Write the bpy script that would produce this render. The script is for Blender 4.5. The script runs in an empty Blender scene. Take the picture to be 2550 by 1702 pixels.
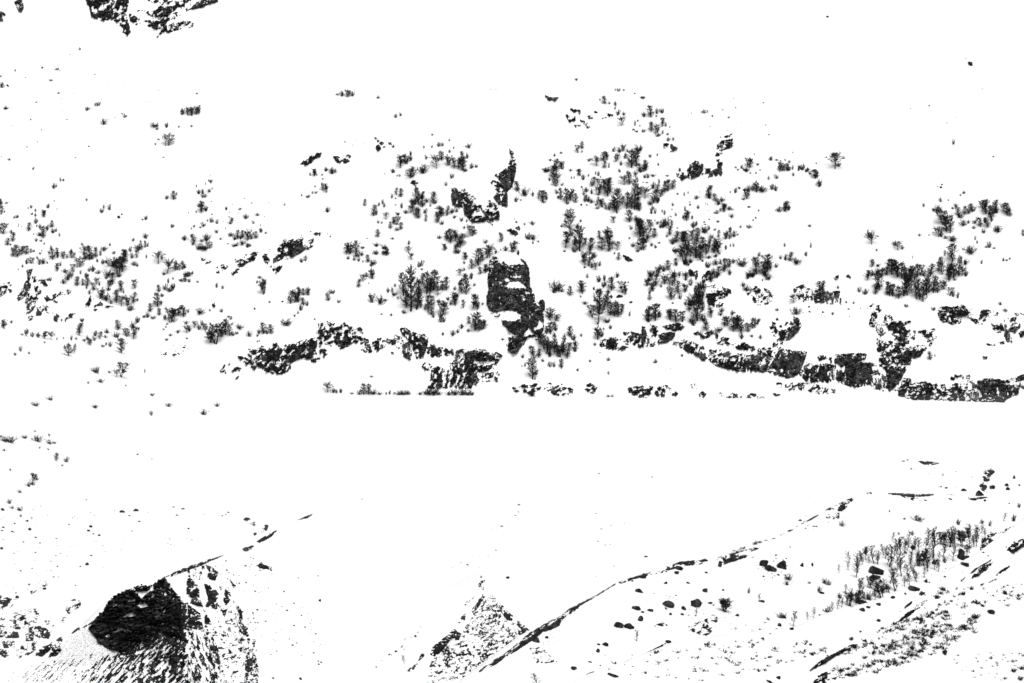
import bpy, math
import numpy as np
from mathutils import Matrix, Vector

# ------------------------------------------------------------------ camera, sky, sun, exposure
scene = bpy.context.scene
PITCH = math.radians(5.2); CAMZ = 140.0; FPX = 15000.0; PW, PH = 2550.0, 1702.0
cam_data = bpy.data.cameras.new('camera')
cam_data.sensor_width = 36.0; cam_data.lens = 36.0 * FPX / PW
cam_data.clip_start = 1.0; cam_data.clip_end = 6000.0
cam = bpy.data.objects.new('camera', cam_data)
scene.collection.objects.link(cam)
cam.location = (0, 0, CAMZ); cam.rotation_euler = (math.pi / 2 - PITCH, 0, 0)
scene.camera = cam

SUN_EL, SUN_AZ = math.radians(64), math.radians(163)      # high, behind the camera and to its right
world = bpy.data.worlds.new('World'); scene.world = world; world.use_nodes = True
nt = world.node_tree; nt.nodes.clear()
sky = nt.nodes.new('ShaderNodeTexSky'); sky.sky_type = 'NISHITA'; sky.sun_disc = False
sky.sun_elevation = SUN_EL; sky.sun_rotation = SUN_AZ; sky.dust_density = 6.0
bw = nt.nodes.new('ShaderNodeRGBToBW')                     # a colourless overcast sky
bg = nt.nodes.new('ShaderNodeBackground'); bg.inputs['Strength'].default_value = 0.10
wo = nt.nodes.new('ShaderNodeOutputWorld')
nt.links.new(sky.outputs[0], bw.inputs[0]); nt.links.new(bw.outputs[0], bg.inputs[0]); nt.links.new(bg.outputs[0], wo.inputs[0])

sun_data = bpy.data.lights.new('sun', 'SUN'); sun_data.energy = 1.0; sun_data.angle = math.radians(25)
sun = bpy.data.objects.new('sun', sun_data); scene.collection.objects.link(sun)
sd = Vector((math.sin(SUN_AZ) * math.cos(SUN_EL), math.cos(SUN_AZ) * math.cos(SUN_EL), math.sin(SUN_EL)))
sun.rotation_euler = sd.to_track_quat('Z', 'Y').to_euler()

scene.view_settings.view_transform = 'Standard'; scene.view_settings.look = 'None'
scene.view_settings.exposure = 0.29; scene.view_settings.gamma = 1.0
scene.cycles.max_bounces = 4; scene.cycles.diffuse_bounces = 2; scene.cycles.glossy_bounces = 1
scene.cycles.use_denoising = True; scene.cycles.denoiser = 'OPENIMAGEDENOISE'

COL = scene.collection
RNG = np.random.RandomState(7)

# ------------------------------------------------------------------ materials
def material(name, build):
    m = bpy.data.materials.new(name); m.use_nodes = True
    t = m.node_tree; b = t.nodes['Principled BSDF']
    b.inputs['Specular IOR Level'].default_value = 0.2
    build(t, b); return m

def noise_node(t, scale, detail=4, rough=0.6, stretch=(1, 1, 1), coord='Object'):
    tc = t.nodes.new('ShaderNodeTexCoord'); mp = t.nodes.new('ShaderNodeMapping')
    mp.inputs['Scale'].default_value = stretch
    n = t.nodes.new('ShaderNodeTexNoise'); n.inputs['Scale'].default_value = scale
    n.inputs['Detail'].default_value = detail; n.inputs['Roughness'].default_value = rough
    t.links.new(tc.outputs[coord], mp.inputs[0]); t.links.new(mp.outputs[0], n.inputs['Vector'])
    return n

def ramp(t, src, stops):
    r = t.nodes.new('ShaderNodeValToRGB')
    while len(r.color_ramp.elements) < len(stops): r.color_ramp.elements.new(0.5)
    for e, (p, c) in zip(r.color_ramp.elements, stops):
        e.position = p; e.color = (c, c, c, 1)
    t.links.new(src, r.inputs[0]); return r

def bump(t, b, src, strength, dist):
    n = t.nodes.new('ShaderNodeBump'); n.inputs['Strength'].default_value = strength
    n.inputs['Distance'].default_value = dist
    t.links.new(src, n.inputs['Height']); t.links.new(n.outputs[0], b.inputs['Normal'])

def mk_snow(t, b):
    n = noise_node(t, 0.08, 5, 0.55); r = ramp(t, n.outputs[0], [(0.3, 0.87), (0.7, 0.91)])
    t.links.new(r.outputs[0], b.inputs['Base Color']); b.inputs['Roughness'].default_value = 0.8
    n2 = noise_node(t, 0.6, 5, 0.6); bump(t, b, n2.outputs[0], 0.12, 0.25)
M_SNOW = material('snow', mk_snow)

def mk_rock(lo, mid, hi, scale=1.6, stretch=(1.0, 1.0, 0.28)):
    def f(t, b):
        n = noise_node(t, scale, 4, 0.7, stretch); r = ramp(t, n.outputs[0], [(0.40, lo), (0.5, mid), (0.64, hi)])
        np_ = noise_node(t, 0.42, 4, 0.6); rp = ramp(t, np_.outputs[0], [(0.36, 0.35), (0.64, 1.0)])      # broad light and dark stone
        mx = t.nodes.new('ShaderNodeMix'); mx.data_type = 'RGBA'; mx.blend_type = 'MULTIPLY'; mx.inputs[0].default_value = 1.0
        t.links.new(r.outputs[0], mx.inputs[6]); t.links.new(rp.outputs[0], mx.inputs[7])
        t.links.new(mx.outputs[2], b.inputs['Base Color']); b.inputs['Roughness'].default_value = 0.85
        n2 = noise_node(t, 3.0, 5, 0.7); bump(t, b, n2.outputs[0], 0.8, 0.2)
    return f
M_ROCK = material('dark_wet_rock', mk_rock(0.002, 0.015, 0.10, 1.2))
M_CLIFF = material('cliff_rock', mk_rock(0.002, 0.040, 0.19, 0.95, (1.0, 1.0, 0.16)))
M_STRATA = material('layered_rock', mk_rock(0.002, 0.012, 0.10, 1.2, (0.2, 0.2, 1.5)))
M_ROCK_GREY = material('frosted_rock', mk_rock(0.015, 0.10, 0.60))
M_BOULDER = material('boulder_rock', mk_rock(0.006, 0.026, 0.07))
def mk_bark(t, b):
    n = noise_node(t, 6.0, 3); r = ramp(t, n.outputs[0], [(0.3, 0.010), (0.7, 0.028)])
    t.links.new(r.outputs[0], b.inputs['Base Color']); b.inputs['Roughness'].default_value = 0.9
M_BARK = material('dark_bark', mk_bark)
def mk_twig(t, b):
    n = noise_node(t, 3.0, 2); r = ramp(t, n.outputs[0], [(0.3, 0.012), (0.7, 0.030)])
    t.links.new(r.outputs[0], b.inputs['Base Color']); b.inputs['Roughness'].default_value = 0.9
M_TWIG = material('bare_twigs', mk_twig)
M_GRASS = material('withered_grass', mk_twig)

# ------------------------------------------------------------------ helpers
def new_mesh(name, v, f, mat, smooth=False):
    v = np.asarray(v, dtype=np.float32); f = np.asarray(f, dtype=np.int32)
    me = bpy.data.meshes.new(name); k = f.shape[1]
    me.vertices.add(len(v)); me.vertices.foreach_set('co', v.ravel())
    me.loops.add(f.size); me.loops.foreach_set('vertex_index', f.ravel())
    me.polygons.add(len(f)); me.polygons.foreach_set('loop_start', np.arange(0, f.size, k, dtype=np.int32))
    if smooth: me.polygons.foreach_set('use_smooth', np.ones(len(f), dtype=bool))
    me.update(calc_edges=True); me.materials.append(mat); return me

def link(name, me, parent=None, **props):
    o = bpy.data.objects.new(name, me); COL.objects.link(o)
    if parent is not None: o.parent = parent
    for k, v in props.items(): o[k] = v
    return o

def _hash(ix, iy, iz, seed):
    h = (ix.astype(np.int64) * 374761393 + iy.astype(np.int64) * 668265263 + iz.astype(np.int64) * 2147483647 + seed * 974634777) & 0xFFFFFFFF
    h = ((h ^ (h >> 13)) * 1274126177) & 0xFFFFFFFF
    return ((h ^ (h >> 16)) & 0xFFFFFF) / float(0x7FFFFF) - 1.0

def vnoise(x, y, seed=0):
    x = np.asarray(x, float); y = np.asarray(y, float)
    ix = np.floor(x); iy = np.floor(y); fx = x - ix; fy = y - iy
    ux = fx * fx * fx * (fx * (fx * 6 - 15) + 10); uy = fy * fy * fy * (fy * (fy * 6 - 15) + 10)
    z = np.zeros_like(ix)
    a = _hash(ix, iy, z, seed); b = _hash(ix + 1, iy, z, seed); c = _hash(ix, iy + 1, z, seed); d = _hash(ix + 1, iy + 1, z, seed)
    return (a * (1 - ux) + b * ux) * (1 - uy) + (c * (1 - ux) + d * ux) * uy

def fbm(x, y, seed=0, octs=4, gain=0.55):
    s = 0; amp = 1.0; tot = 0; ca, sa = math.cos(0.6), math.sin(0.6)
    for o in range(octs):
        s = s + amp * vnoise(x, y, seed + o * 17); tot += amp; amp *= gain
        x, y = (x * ca - y * sa) * 2.03 + 11.3, (x * sa + y * ca) * 2.03 + 5.7
    return s / tot

def sstep(a, b, x):
    t = np.clip((x - a) / (b - a), 0, 1); return t * t * (3 - 2 * t)

# ------------------------------------------------------------------ the terrain: one snow-covered sheet
CP, SP = math.cos(PITCH), math.sin(PITCH)
def ray(u, v):                         # direction through a photograph position, scaled so that its y is 1
    a = (np.asarray(u, float) - PW / 2) / FPX; b = -(np.asarray(v, float) - PH / 2) / FPX
    dy = CP + b * SP; dz = -SP + b * CP
    return a / dy, dz / dy

def crest(pts):
    p = np.array(pts, float); dx, dz = ray(p[:, 0], p[:, 1])
    return np.stack([dx * p[:, 2], p[:, 2], CAMZ + dz * p[:, 2]], 1)

RIDGES = [   # crest (photo u, v, distance), slope on the camera's side, slope behind
    (crest([(-260, 1800, 875), (0, 1680, 900), (160, 1580, 920), (234, 1545, 930), (259, 1518, 932), (273, 1494, 933), (303, 1477, 935), (350, 1455, 938), (410, 1437, 945),
            (455, 1416, 952), (510, 1397, 960), (555, 1383, 970), (631, 1357, 985), (688, 1321, 1000), (777, 1280, 1020), (840, 1262, 1050), (900, 1255, 1090)]), 0.62, 0.8, 0.8),
    (crest([(900, 1830, 915), (1000, 1700, 940), (1080, 1610, 960), (1140, 1540, 975), (1200, 1452, 1000), (1215, 1425, 1012), (1225, 1415, 1040)]), 0.5, 0.35, 1.0),
    (crest([(1050, 1780, 870), (1200, 1664, 900), (1322, 1571, 925), (1392, 1534, 935), (1482, 1480, 950), (1546, 1444, 960), (1616, 1422, 970), (1680, 1400, 978), (1728, 1392, 985),
            (1840, 1368, 1000), (1893, 1350, 1008), (1948, 1329, 1015), (2037, 1280, 1030), (2134, 1235, 1050), (2208, 1227, 1055), (2319, 1230, 1060), (2457, 1238, 1065), (2800, 1248, 1080)]), 0.27, 0.8, 1.0),
    (crest([(1200, 1800, 745), (1300, 1748, 760), (1424, 1700, 775), (1482, 1671, 780), (1555, 1648, 785), (1674, 1599, 790), (1800, 1580, 798), (1978, 1562, 805), (2060, 1526, 810), (2130, 1510, 815),
            (2193, 1491, 820), (2297, 1447, 830), (2379, 1409, 838), (2446, 1370, 845), (2550, 1291, 855), (2760, 1140, 872)]), 0.45, 1.6, 0.8),
]

def smax(a, b, k):
    h = np.clip(0.5 + 0.5 * (a - b) / k, 0, 1)
    return b * (1 - h) + a * h + k * h * (1 - h)

def ground_height(X, Y):
    z = -0.22 * np.maximum(0, 955 - Y); z = np.maximum(z, -60)
    far = 0.65 * (Y - 1400) + 1.6 * vnoise(X / 45, Y / 45, 3) + 0.5 * vnoise(X / 15, Y / 15, 4)
    # rock buttress that juts out of the far slope
    far = far + 5.5 * np.exp(-((X - 1.0) / 9.0) ** 2) * sstep(1405, 1417, Y) * (1 - sstep(1422, 1475, Y))
    far = far + 2.5 * np.exp(-((X + 8.0) / 10.0) ** 2) * sstep(1446, 1456, Y) * (1 - sstep(1460, 1485, Y))
    # gentle fan on the left
    xs = -63 - (1400 - Y) * 0.10
    fan = 0.36 * (xs - X)
    fan = np.where(Y > 990, fan, fan - 0.3 * (990 - Y))
    z = smax(z, fan, 4.0)
    z = np.where(Y > 1380, np.maximum(z, far), smax(z, far, 1.0))
    for C, s1, s2, r in RIDGES:
        best = np.full(X.shape, 1e9); zc = np.zeros(X.shape); side = np.zeros(X.shape)
        for a, b in zip(C[:-1], C[1:]):
            d = b[:2] - a[:2]; L2 = (d ** 2).sum()
            t = np.clip(((X - a[0]) * d[0] + (Y - a[1]) * d[1]) / L2, 0, 1)
            qx = a[0] + t * d[0]; qy = a[1] + t * d[1]
            D = np.hypot(X - qx, Y - qy); m = D < best
            best = np.where(m, D, best); zc = np.where(m, a[2] + t * (b[2] - a[2]), zc)
            side = np.where(m, (Y - a[1]) * d[0] - (X - a[0]) * d[1], side)
        sl = np.where(side < 0, s1, s2)
        zr = zc - sl * (np.sqrt(best ** 2 + r * r) - r) + 0.25 * vnoise(X / 9, Y / 9, 8) * sstep(1, 8, best)
        z = np.maximum(z, zr)
    return z

STEP = 1.25
IX = np.arange(-200, 200.01, STEP); IY = np.arange(640, 1660.01, STEP)
ox = np.array([-1600, -1200, -900, -700, -550, -450, -380, -330, -290, -260, -235, -215])
oy0 = np.array([-200, 0, 150, 280, 380, 450, 510, 555, 590, 615, 630]); oy1 = np.array([1665, 1675, 1690, 1715, 1750, 1800, 1870, 1960, 2080, 2250])
AX = np.concatenate([ox, IX, -ox[::-1]]); AY = np.concatenate([oy0, IY, oy1])
GX, GY = np.meshgrid(AX, AY); GZ = ground_height(GX, GY)
i0, j0 = len(ox), len(oy0)
ZI = GZ[j0:j0 + len(IY), i0:i0 + len(IX)]
nx, ny = len(AX), len(AY)
idx = np.arange(nx * ny).reshape(ny, nx)
gf = np.stack([idx[:-1, :-1].ravel(), idx[:-1, 1:].ravel(), idx[1:, 1:].ravel(), idx[1:, :-1].ravel()], 1)
link('snowy_ground', new_mesh('snowy_ground', np.stack([GX.ravel(), GY.ravel(), GZ.ravel()], 1), gf, M_SNOW, True), kind='structure')

def gz(x, y):
    fx = np.clip((x - IX[0]) / STEP, 0, len(IX) - 1.001); fy = np.clip((y - IY[0]) / STEP, 0, len(IY) - 1.001)
    i = fx.astype(int); j = fy.astype(int); a = fx - i; b = fy - j
    return (ZI[j, i] * (1 - a) + ZI[j, i + 1] * a) * (1 - b) + (ZI[j + 1, i] * (1 - a) + ZI[j + 1, i + 1] * a) * b

def cast(u, v, ya=645.0, yb=1655.0, step=1.0):
    u = np.atleast_1d(np.asarray(u, float)); v = np.atleast_1d(np.asarray(v, float))
    dx, dz = ray(u, v); hit = np.full(u.shape, yb); act = np.arange(len(u)); y = ya
    while y < yb and len(act):
        h = (CAMZ + dz[act] * y) < gz(dx[act] * y, np.full(len(act), y))
        hit[act[h]] = y; act = act[~h]; y += step
    lo = hit - step; hi = hit.copy()
    for _ in range(9):
        mid = (lo + hi) / 2; below = (CAMZ + dz * mid) < gz(dx * mid, mid)
        hi = np.where(below, mid, hi); lo = np.where(below, lo, mid)
    return dx * hi, hi, gz(dx * hi, hi)

def gnormal(x, y):
    e = 1.5
    n = np.stack([gz(x - e, y) - gz(x + e, y), gz(x, y - e) - gz(x, y + e), np.full(np.shape(x), 2 * e)], -1)
    return n / np.linalg.norm(n, axis=-1, keepdims=True)

# sheets of the photograph the tracings below were taken from: left, top, enlargement
CROP = {'A1': (0, 0, 3.664), 'A2': (640, 0, 3.664), 'A3': (1270, 0, 3.664), 'A4': (1910, 0, 3.664), 'A5': (0, 900, 3.664),
        'B00': (0, 420, 5.85), 'B01': (0, 680, 5.85), 'B10': (400, 420, 5.85), 'B11': (400, 680, 5.85), 'B20': (800, 420, 5.85), 'B21': (800, 680, 5.85),
        'B22': (1200, 420, 5.85), 'B23': (1200, 680, 5.85), 'B30': (1600, 420, 5.85), 'B31': (1600, 680, 5.85), 'B40': (2000, 420, 5.85), 'B42': (2000, 680, 5.85),
        'B41': (2150, 420, 5.85), 'B43': (2150, 740, 5.85), 'C0': (780, 860, 4.68), 'C1': (1250, 860, 4.68), 'C2': (1750, 860, 4.68),
        'D1': (0, 1270, 3.630), 'D2': (600, 1240, 3.394), 'D3': (1200, 1200, 3.123), 'D4': (1800, 1120, 2.695)}
# ------------------------------------------------------------------ crags: (label, category, pieces); a piece is sheet, share of bare rock, outline, options, snow patches
CRAGS = [
('broken black crag with snowy gullies at the top left edge', 'crag', [
  ('A1', .78, '780 -10 820 80 835 150 900 185 950 195 1010 170 1060 205 1110 180 1090 235 1130 250 1120 320 1150 340 1190 295 1165 180 1150 110 1170 40 1172 -10', {'l': 1.6, 'a': 65, 'e': .1}),
  ('A1', .7, '1180 130 1270 170 1282 215 1250 226 1190 190', {})]),
('stepped black crag with a pale block at the upper frame edge', 'crag', [
  ('A1', .5, '1330 -10 1420 35 1460 70 1380 110 1250 90 1250 105 1330 110 1380 150 1420 190 1290 190 1400 205 1345 235 1430 270 1490 250 1530 190 1650 150 1700 100 1740 80 1740 -10', {'l': 1.5, 'a': 15, 'e': .1}),
  ('A1', .9, '1385 130 1450 70 1540 60 1570 110 1530 140 1420 155', {}),
  ('A1', .97, '1740 85 1800 20 1850 -10 1985 -10 1985 15 1900 40 1820 75', {'m': 'grey2'})]),
('lens-shaped black ledge hanging below the pale block', 'crag', [
  ('A1', .75, '1500 290 1540 240 1600 200 1720 195 1768 220 1750 245 1640 268 1540 298', {'a': 25}),
  ('A1', .8, '1435 340 1470 290 1510 230 1525 240 1500 285', {})]),
('small slanting black rock in the upper left corner', 'rock', [('A1', .9, '132 20 185 -10 195 -10 215 75 195 110 160 92', {})]),
('dark rock cut by the left frame edge near the top', 'rock', [('A1', .9, '-10 90 45 125 45 145 15 130 25 190 -10 190', {})]),
('slanting streaked rock, left of two low rocks above the pines', 'rock', [('A2', .8, '395 1495 440 1465 520 1410 585 1398 575 1430 520 1470 455 1508', {'a': 40, 's': 2})]),
('knobbly low rock just right of the slanting streaked rock', 'rock', [('A2', .72, '695 1430 760 1435 830 1410 868 1435 850 1465 820 1488 730 1482 705 1450', {})]),
('round black knob with thin cracks trailing from its sides', 'rock', [
  ('A2', .95, '1085 1340 1100 1328 1122 1335 1127 1355 1108 1378 1088 1362', {}), ('A2', .9, '1118 1306 1160 1308 1140 1320', {}),
  ('A2', .8, '1072 1256 1082 1256 1115 1288 1105 1290', {}), ('A2', .6, '1198 1300 1210 1300 1255 1345 1240 1345', {}), ('A2', .5, '1120 1345 1170 1338 1170 1346 1125 1354', {})]),
('thin crescent of black rock alone on the upper slope', 'rock', [('A3', .95, '322 872 360 890 400 897 442 890 420 915 365 917 335 898', {})]),
('scatter of small black rocks below the thin crescent', 'rocks', [
  ('A3', .7, '550 992 600 1000 645 1010 640 1034 580 1028', {}), ('A3', .6, '512 1048 545 1055 545 1072 518 1075', {}), ('A3', .6, '522 1080 590 1065 595 1110 545 1115', {}),
  ('A3', .7, '575 1145 642 1142 610 1163', {}), ('A3', .6, '642 1098 690 1110 735 1165 715 1182 685 1140', {}), ('A3', .6, '702 1065 755 1060 752 1083 715 1080', {}),
  ('A3', .4, '750 1012 805 1022 780 1045', {}), ('A3', .35, '838 1082 892 1072 880 1102', {}), ('A3', .5, '880 1036 955 1058 915 1080', {}), ('A3', .6, '1118 1182 1155 1180 1165 1205 1130 1205', {})]),
('dark wedge of rock below the upper right thicket', 'rock', [
  ('A3', .9, '1468 1322 1525 1352 1520 1364 1462 1388', {}), ('A3', .7, '1404 1312 1445 1315 1420 1358 1402 1350', {}), ('A3', .5, '1440 1315 1480 1318 1465 1332', {})]),
('stepped black crag whose thin arm curls down to a broad foot', 'crag', [
  ('A3', .8, '1885 1370 1895 1320 1960 1300 2038 1300 2038 1330 1990 1358 1930 1372', {'a': 20, 's': 2}), ('A3', .6, '1955 1250 2030 1222 2035 1240 1980 1258', {'a': 20}), ('A3', .7, '1910 1310 1930 1290 2030 1270 2025 1290', {'a': 15}),
  ('A3', .5, '1870 1392 1935 1398 1910 1430 1905 1475 1890 1475', {}), ('A3', .75, '1900 1480 1945 1490 1940 1512 1900 1512', {}),
  ('B30', .93, '500 70 640 60 700 -60 770 -110 820 -90 880 -60 880 10 830 105 700 140 640 130 570 168 545 140 505 110', {'a': 80, 's': 2.5}),
  ('B30', .62, '840 60 900 0 1010 10 980 60 870 85', {'a': 45}), ('B30', .92, '990 60 1040 20 1100 0 1090 -70 1145 -60 1160 70 1140 95 1050 100 960 130', {'a': 85, 's': 2.5})]),
('horseshoe of black cliffs open to the snow above it', 'crag', [
  ('B20', .97, '1900 290 1960 285 2000 340 2080 300 2085 350 2050 440 2060 560 1990 550 1915 540 1895 420', {'a': 85, 's': 2.5}),
  ('B20', .74, '2085 300 2190 400 2250 440 2200 490 2260 540 2240 620 2200 640 2130 600 2080 540 2050 440', {'l': 1.0}),
  ('B20', .95, '2075 570 2140 540 2210 620 2180 690 2160 740 2110 690 2085 660', {}),
  ('B20', .85, '2140 690 2200 700 2330 690 2350 770 2290 778 2200 783 2150 745', {}), ('B20', .6, '2220 540 2330 520 2345 620 2270 640', {}),
  ('B22', .72, '-10 640 60 600 110 470 200 520 230 560 260 690 250 745 180 730 150 820 80 770 -10 780', {'l': 1.0}),
  ('B22', .9, '170 420 240 360 330 380 370 330 372 540 310 552 230 500', {'a': 85, 's': 2}),
  ('B22', .97, '190 95 310 50 420 -10 490 -10 490 50 440 270 370 325 320 330 300 200', {'a': 85, 's': 3}),
  ('B22', .8, '130 210 155 175 230 190 310 250 290 285 220 265', {}), ('B22', .4, '175 320 210 300 300 290 320 340 200 370', {}),
  ('A3', .96, '-6 1362 20 1385 46 1440 54 1500 50 1580 -20 1580 -90 1578 -60 1556 -20 1530 -5 1490 10 1440', {'a': 85, 's': 3})]),
('tall dark rock pillar with a snow dome and snow ledges', 'rock pillar', [
  ('B23', .975, '150 -230 110 -150 95 0 85 130 105 250 70 330 75 450 110 540 170 570 260 590 300 740 400 850 480 900 560 910 620 905 700 880 760 880 850 920 895 820 897 600 880 540 770 440 765 330 700 200 690 0 675 -80 560 -130 380 -100 320 -170 260 -110 230 -220', {'a': 86, 's': 3.0, 'l': 1.2, 'd': 1.2},
   ['285 190 360 170 430 120 560 120 635 180 635 215 420 220', '300 100 360 75 410 110 360 140', '185 585 280 556 380 542 480 562 560 612 560 672 440 705 300 690 225 680', '640 270 690 268 690 300 640 302', '835 685 880 710 878 800 770 832 760 800 820 770',
    '210 125 290 135 280 145', '420 50 520 45 600 30 540 70 430 65', '620 900 680 790 730 860 760 900 700 905']),
  ('B23', .93, '400 940 540 915 660 930 610 1040 540 1110 520 1172 430 1170 378 1120 400 1050', {}), ('B23', .4, '290 960 400 950 390 1080 330 1010', {}),
  ('B23', .6, '660 930 740 880 820 950 800 975 740 950', {}), ('B23', .95, '805 430 885 388 912 430 915 540 870 520 855 470', {}), ('B23', .4, '130 590 260 600 240 680 190 650', {}),
  ('B23', .9, '565 -205 640 -160 680 -60 690 20 670 0 650 -80', {}), ('B23', .6, '490 -310 530 -320 550 -240', {})]),
('small dark rock with a thin fin between the horseshoe and the pillar', 'rock', [('B22', .9, '362 895 440 878 520 935 528 970 490 977 420 930', {}), ('B22', .7, '470 870 540 830 558 905 520 880', {}), ('B22', .6, '472 738 490 740 515 795 505 800', {})]),
('small speckled rock below the dense bush left of the horseshoe', 'rock', [('B20', .65, '1300 215 1350 165 1430 232 1385 265 1340 225', {})]),
('black slab slanting through snow beside the lone trees', 'rock', [('B22', .85, '2058 1262 2130 1288 2208 1345 2160 1352 2090 1328', {})]),
('long slanting streak of black rock on the far left slope', 'crag', [
  ('B01', .9, '390 -40 470 -60 430 120 450 200 400 290 330 380 270 402 252 380 310 270 340 180 390 110', {'a': 60, 's': 1.8}),
  ('B01', .5, '450 30 520 60 560 130 500 200 470 100', {}), ('B01', .75, '560 120 610 70 650 110 690 182 640 170', {}), ('B01', .7, '500 220 540 200 605 265 570 320 520 270', {}),
  ('B01', .75, '400 290 440 330 520 380 520 480 480 540 420 620 390 610 390 480 368 440 390 350', {'a': 70}), ('B01', .35, '440 330 540 300 560 440 520 520', {})]),
('broken black rocks at the foot of the slanting streak', 'rocks', [
  ('B01', .8, '540 510 600 490 632 540 590 622 530 622', {}), ('B01', .7, '415 640 480 630 460 695 420 690', {}), ('B01', .35, '610 440 690 480 775 600 740 600 650 560', {'a': -50, 's': 2}),
  ('B01', .7, '780 670 820 600 880 650 912 690 860 720 790 702', {}), ('B01', .4, '948 610 1000 570 1115 600 1100 650 1000 680 970 735 950 700', {})]),
('speckled rocks strung across the snow in the left thicket', 'rocks', [
  ('B01', .5, '648 360 720 300 800 320 860 290 1030 230 1062 290 980 312 880 320 830 400 900 420 830 432 740 400 680 412', {}),
  ('B01', .55, '1218 485 1290 400 1320 330 1372 370 1330 440 1260 512', {'a': 50}), ('B01', .5, '1375 480 1460 430 1540 480 1645 490 1420 512', {}), ('B01', .8, '1365 536 1395 530 1420 538 1395 546', {})]),
('black rock cut by the left frame edge beside the streak', 'rock', [('B01', .75, '-10 170 60 150 110 200 80 290 20 340 -10 345', {}), ('B01', .9, '122 240 170 250 162 288 130 288', {}), ('B01', .4, '100 150 180 130 160 190', {})]),
('dark outcrop with a solid black face left of the centre', 'crag', [
  ('B10', .66, '1720 1150 1770 1090 1850 1060 1960 1020 2060 980 2090 1040 2060 1110 2130 1040 2220 990 2232 1110 2160 1180 2060 1220 1920 1280 1840 1270 1750 1230 1700 1200', {}),
  ('B10', .98, '1850 1240 1880 1120 1980 1045 2060 1120 2130 1170 2020 1232 1900 1282', {}), ('B10', .5, '1640 1220 1720 1190 1800 1230 1900 1300 1780 1340 1700 1340', {}), ('B10', .8, '1640 1370 1650 1300 1700 1260 1700 1330', {'m': 'grey'}),
  ('B10', .3, '2180 915 2340 940 2480 965 2480 990 2300 980', {})]),
('broken rocks stepping down left of the dark outcrop', 'rocks', [
  ('B10', .6, '1590 1430 1680 1408 1772 1420 1740 1470 1690 1548 1640 1480', {}), ('B10', .5, '1490 1220 1605 1180 1570 1230 1600 1340 1560 1392 1488 1340', {}),
  ('B10', .66, '1085 1320 1200 1330 1240 1240 1280 1270 1350 1220 1435 1203 1400 1270 1360 1340 1310 1372 1240 1370 1210 1432 1150 1432 1100 1390', {}),
  ('B10', .6, '876 1410 920 1398 990 1430 940 1470 890 1482', {}), ('B10', .6, '1025 1532 1080 1480 1152 1460 1120 1512 1050 1545', {}),
  ('B10', .75, '588 1298 652 1318 640 1342 600 1332', {}), ('B10', .5, '655 1385 700 1340 768 1362', {}), ('B10', .4, '790 1450 830 1440 870 1550 820 1530', {})]),
('left end of the long cliff band with a pale icy tongue', 'crag', [
  ('B11', .70, '1280 1110 1400 1090 1620 1040 1700 1020 1800 1060 1950 1030 2080 980 2160 960 2260 960 2280 1100 2230 1220 2150 1260 2040 1240 1900 1310 1890 1400 1770 1472 1700 1472 1540 1442 1460 1380 1400 1340 1350 1240', {'a': 45, 's': 1.6}),
  ('B11', .97, '1850 1300 1880 1200 2000 1100 2050 1130 2040 1235', {}), ('B11', .96, '2110 1060 2200 1000 2280 980 2270 1080 2190 1185', {}),
  ('B11', .95, '1400 1220 1560 1180 1740 1110 1720 1220 1560 1290 1480 1270', {'a': 40}),
  ('B11', .75, '1128 1215 1230 1240 1322 1270 1312 1330 1250 1332 1200 1290', {}), ('B11', .85, '1270 1180 1310 1190 1400 1370 1370 1412 1320 1370 1320 1260', {'m': 'grey'}),
  ('B11', .45, '2180 1200 2330 1130 2330 1290 2200 1300', {})]),
('small scattered rocks left of the long cliff band', 'rocks', [
  ('B11', .55, '870 1430 930 1340 1012 1325 940 1390 955 1472', {}), ('B11', .85, '1038 1432 1110 1370 1175 1390 1150 1422', {}), ('B11', .85, '1076 1542 1140 1503 1110 1540', {}),
  ('B11', .15, '40 1200 150 1080 320 1190 130 1222', {}), ('B11', .9, '750 455 785 445 792 488 765 492', {})]),
('speckled upper knob of the long cliff band', 'crag', [
  ('B21', .6, '-40 740 80 710 170 740 340 730 410 790 570 780 612 880 480 860 540 920 680 970 692 1000 640 1050 560 1030 440 1020 380 1092 270 1102 240 1040 130 1060 -40 1030', {}),
  ('B21', .9, '180 1000 230 920 280 960 270 1020', {}), ('B21', .9, '290 1000 360 930 440 960 430 1010', {}), ('B11', .55, '2270 800 2345 740 2345 960 2280 950', {}), ('B21', .5, '-20 1060 105 1160 20 1252 -20 1260', {})]),
('middle of the long cliff band above an empty snowfield', 'crag', [
  ('B21', .76, '558 1110 640 1040 720 1050 800 970 880 948 830 1030 872 1110 790 1152 720 1167 640 1150', {'a': 60}), ('B21', .55, '868 1060 900 985 970 1000 920 1080 880 1092', {}),
  ('B21', .6, '945 960 1060 970 1070 908 1160 930 1200 1000 1140 1092 1060 1060 990 1030', {}), ('B21', .8, '1022 1155 1050 1160 1052 1190 1030 1180', {})]),
('dark right shoulder of the long cliff band beside an icefall', 'crag', [
  ('B21', .76, '1150 810 1220 800 1300 850 1390 890 1500 900 1557 950 1540 1060 1480 1242 1390 1242 1340 1130 1300 1000 1230 940 1170 870', {'a': 70}),
  ('B21', .96, '1380 1060 1460 980 1545 980 1490 1180 1440 1100', {}), ('B21', .8, '1160 1050 1240 1000 1290 950 1310 1100 1322 1262 1240 1242 1180 1200', {'m': 'grey', 'a': 85, 's': 3}), ('B21', .9, '1190 1150 1260 1180 1300 1260 1230 1240', {}),
  ('B21', .6, '1540 1040 1640 1020 1670 1080 1800 1090 1920 1060 1925 1200 1800 1212 1720 1242 1600 1222 1510 1140', {}), ('B21', .95, '1620 1060 1650 1080 1760 1140 1720 1190 1620 1180', {})]),
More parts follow.
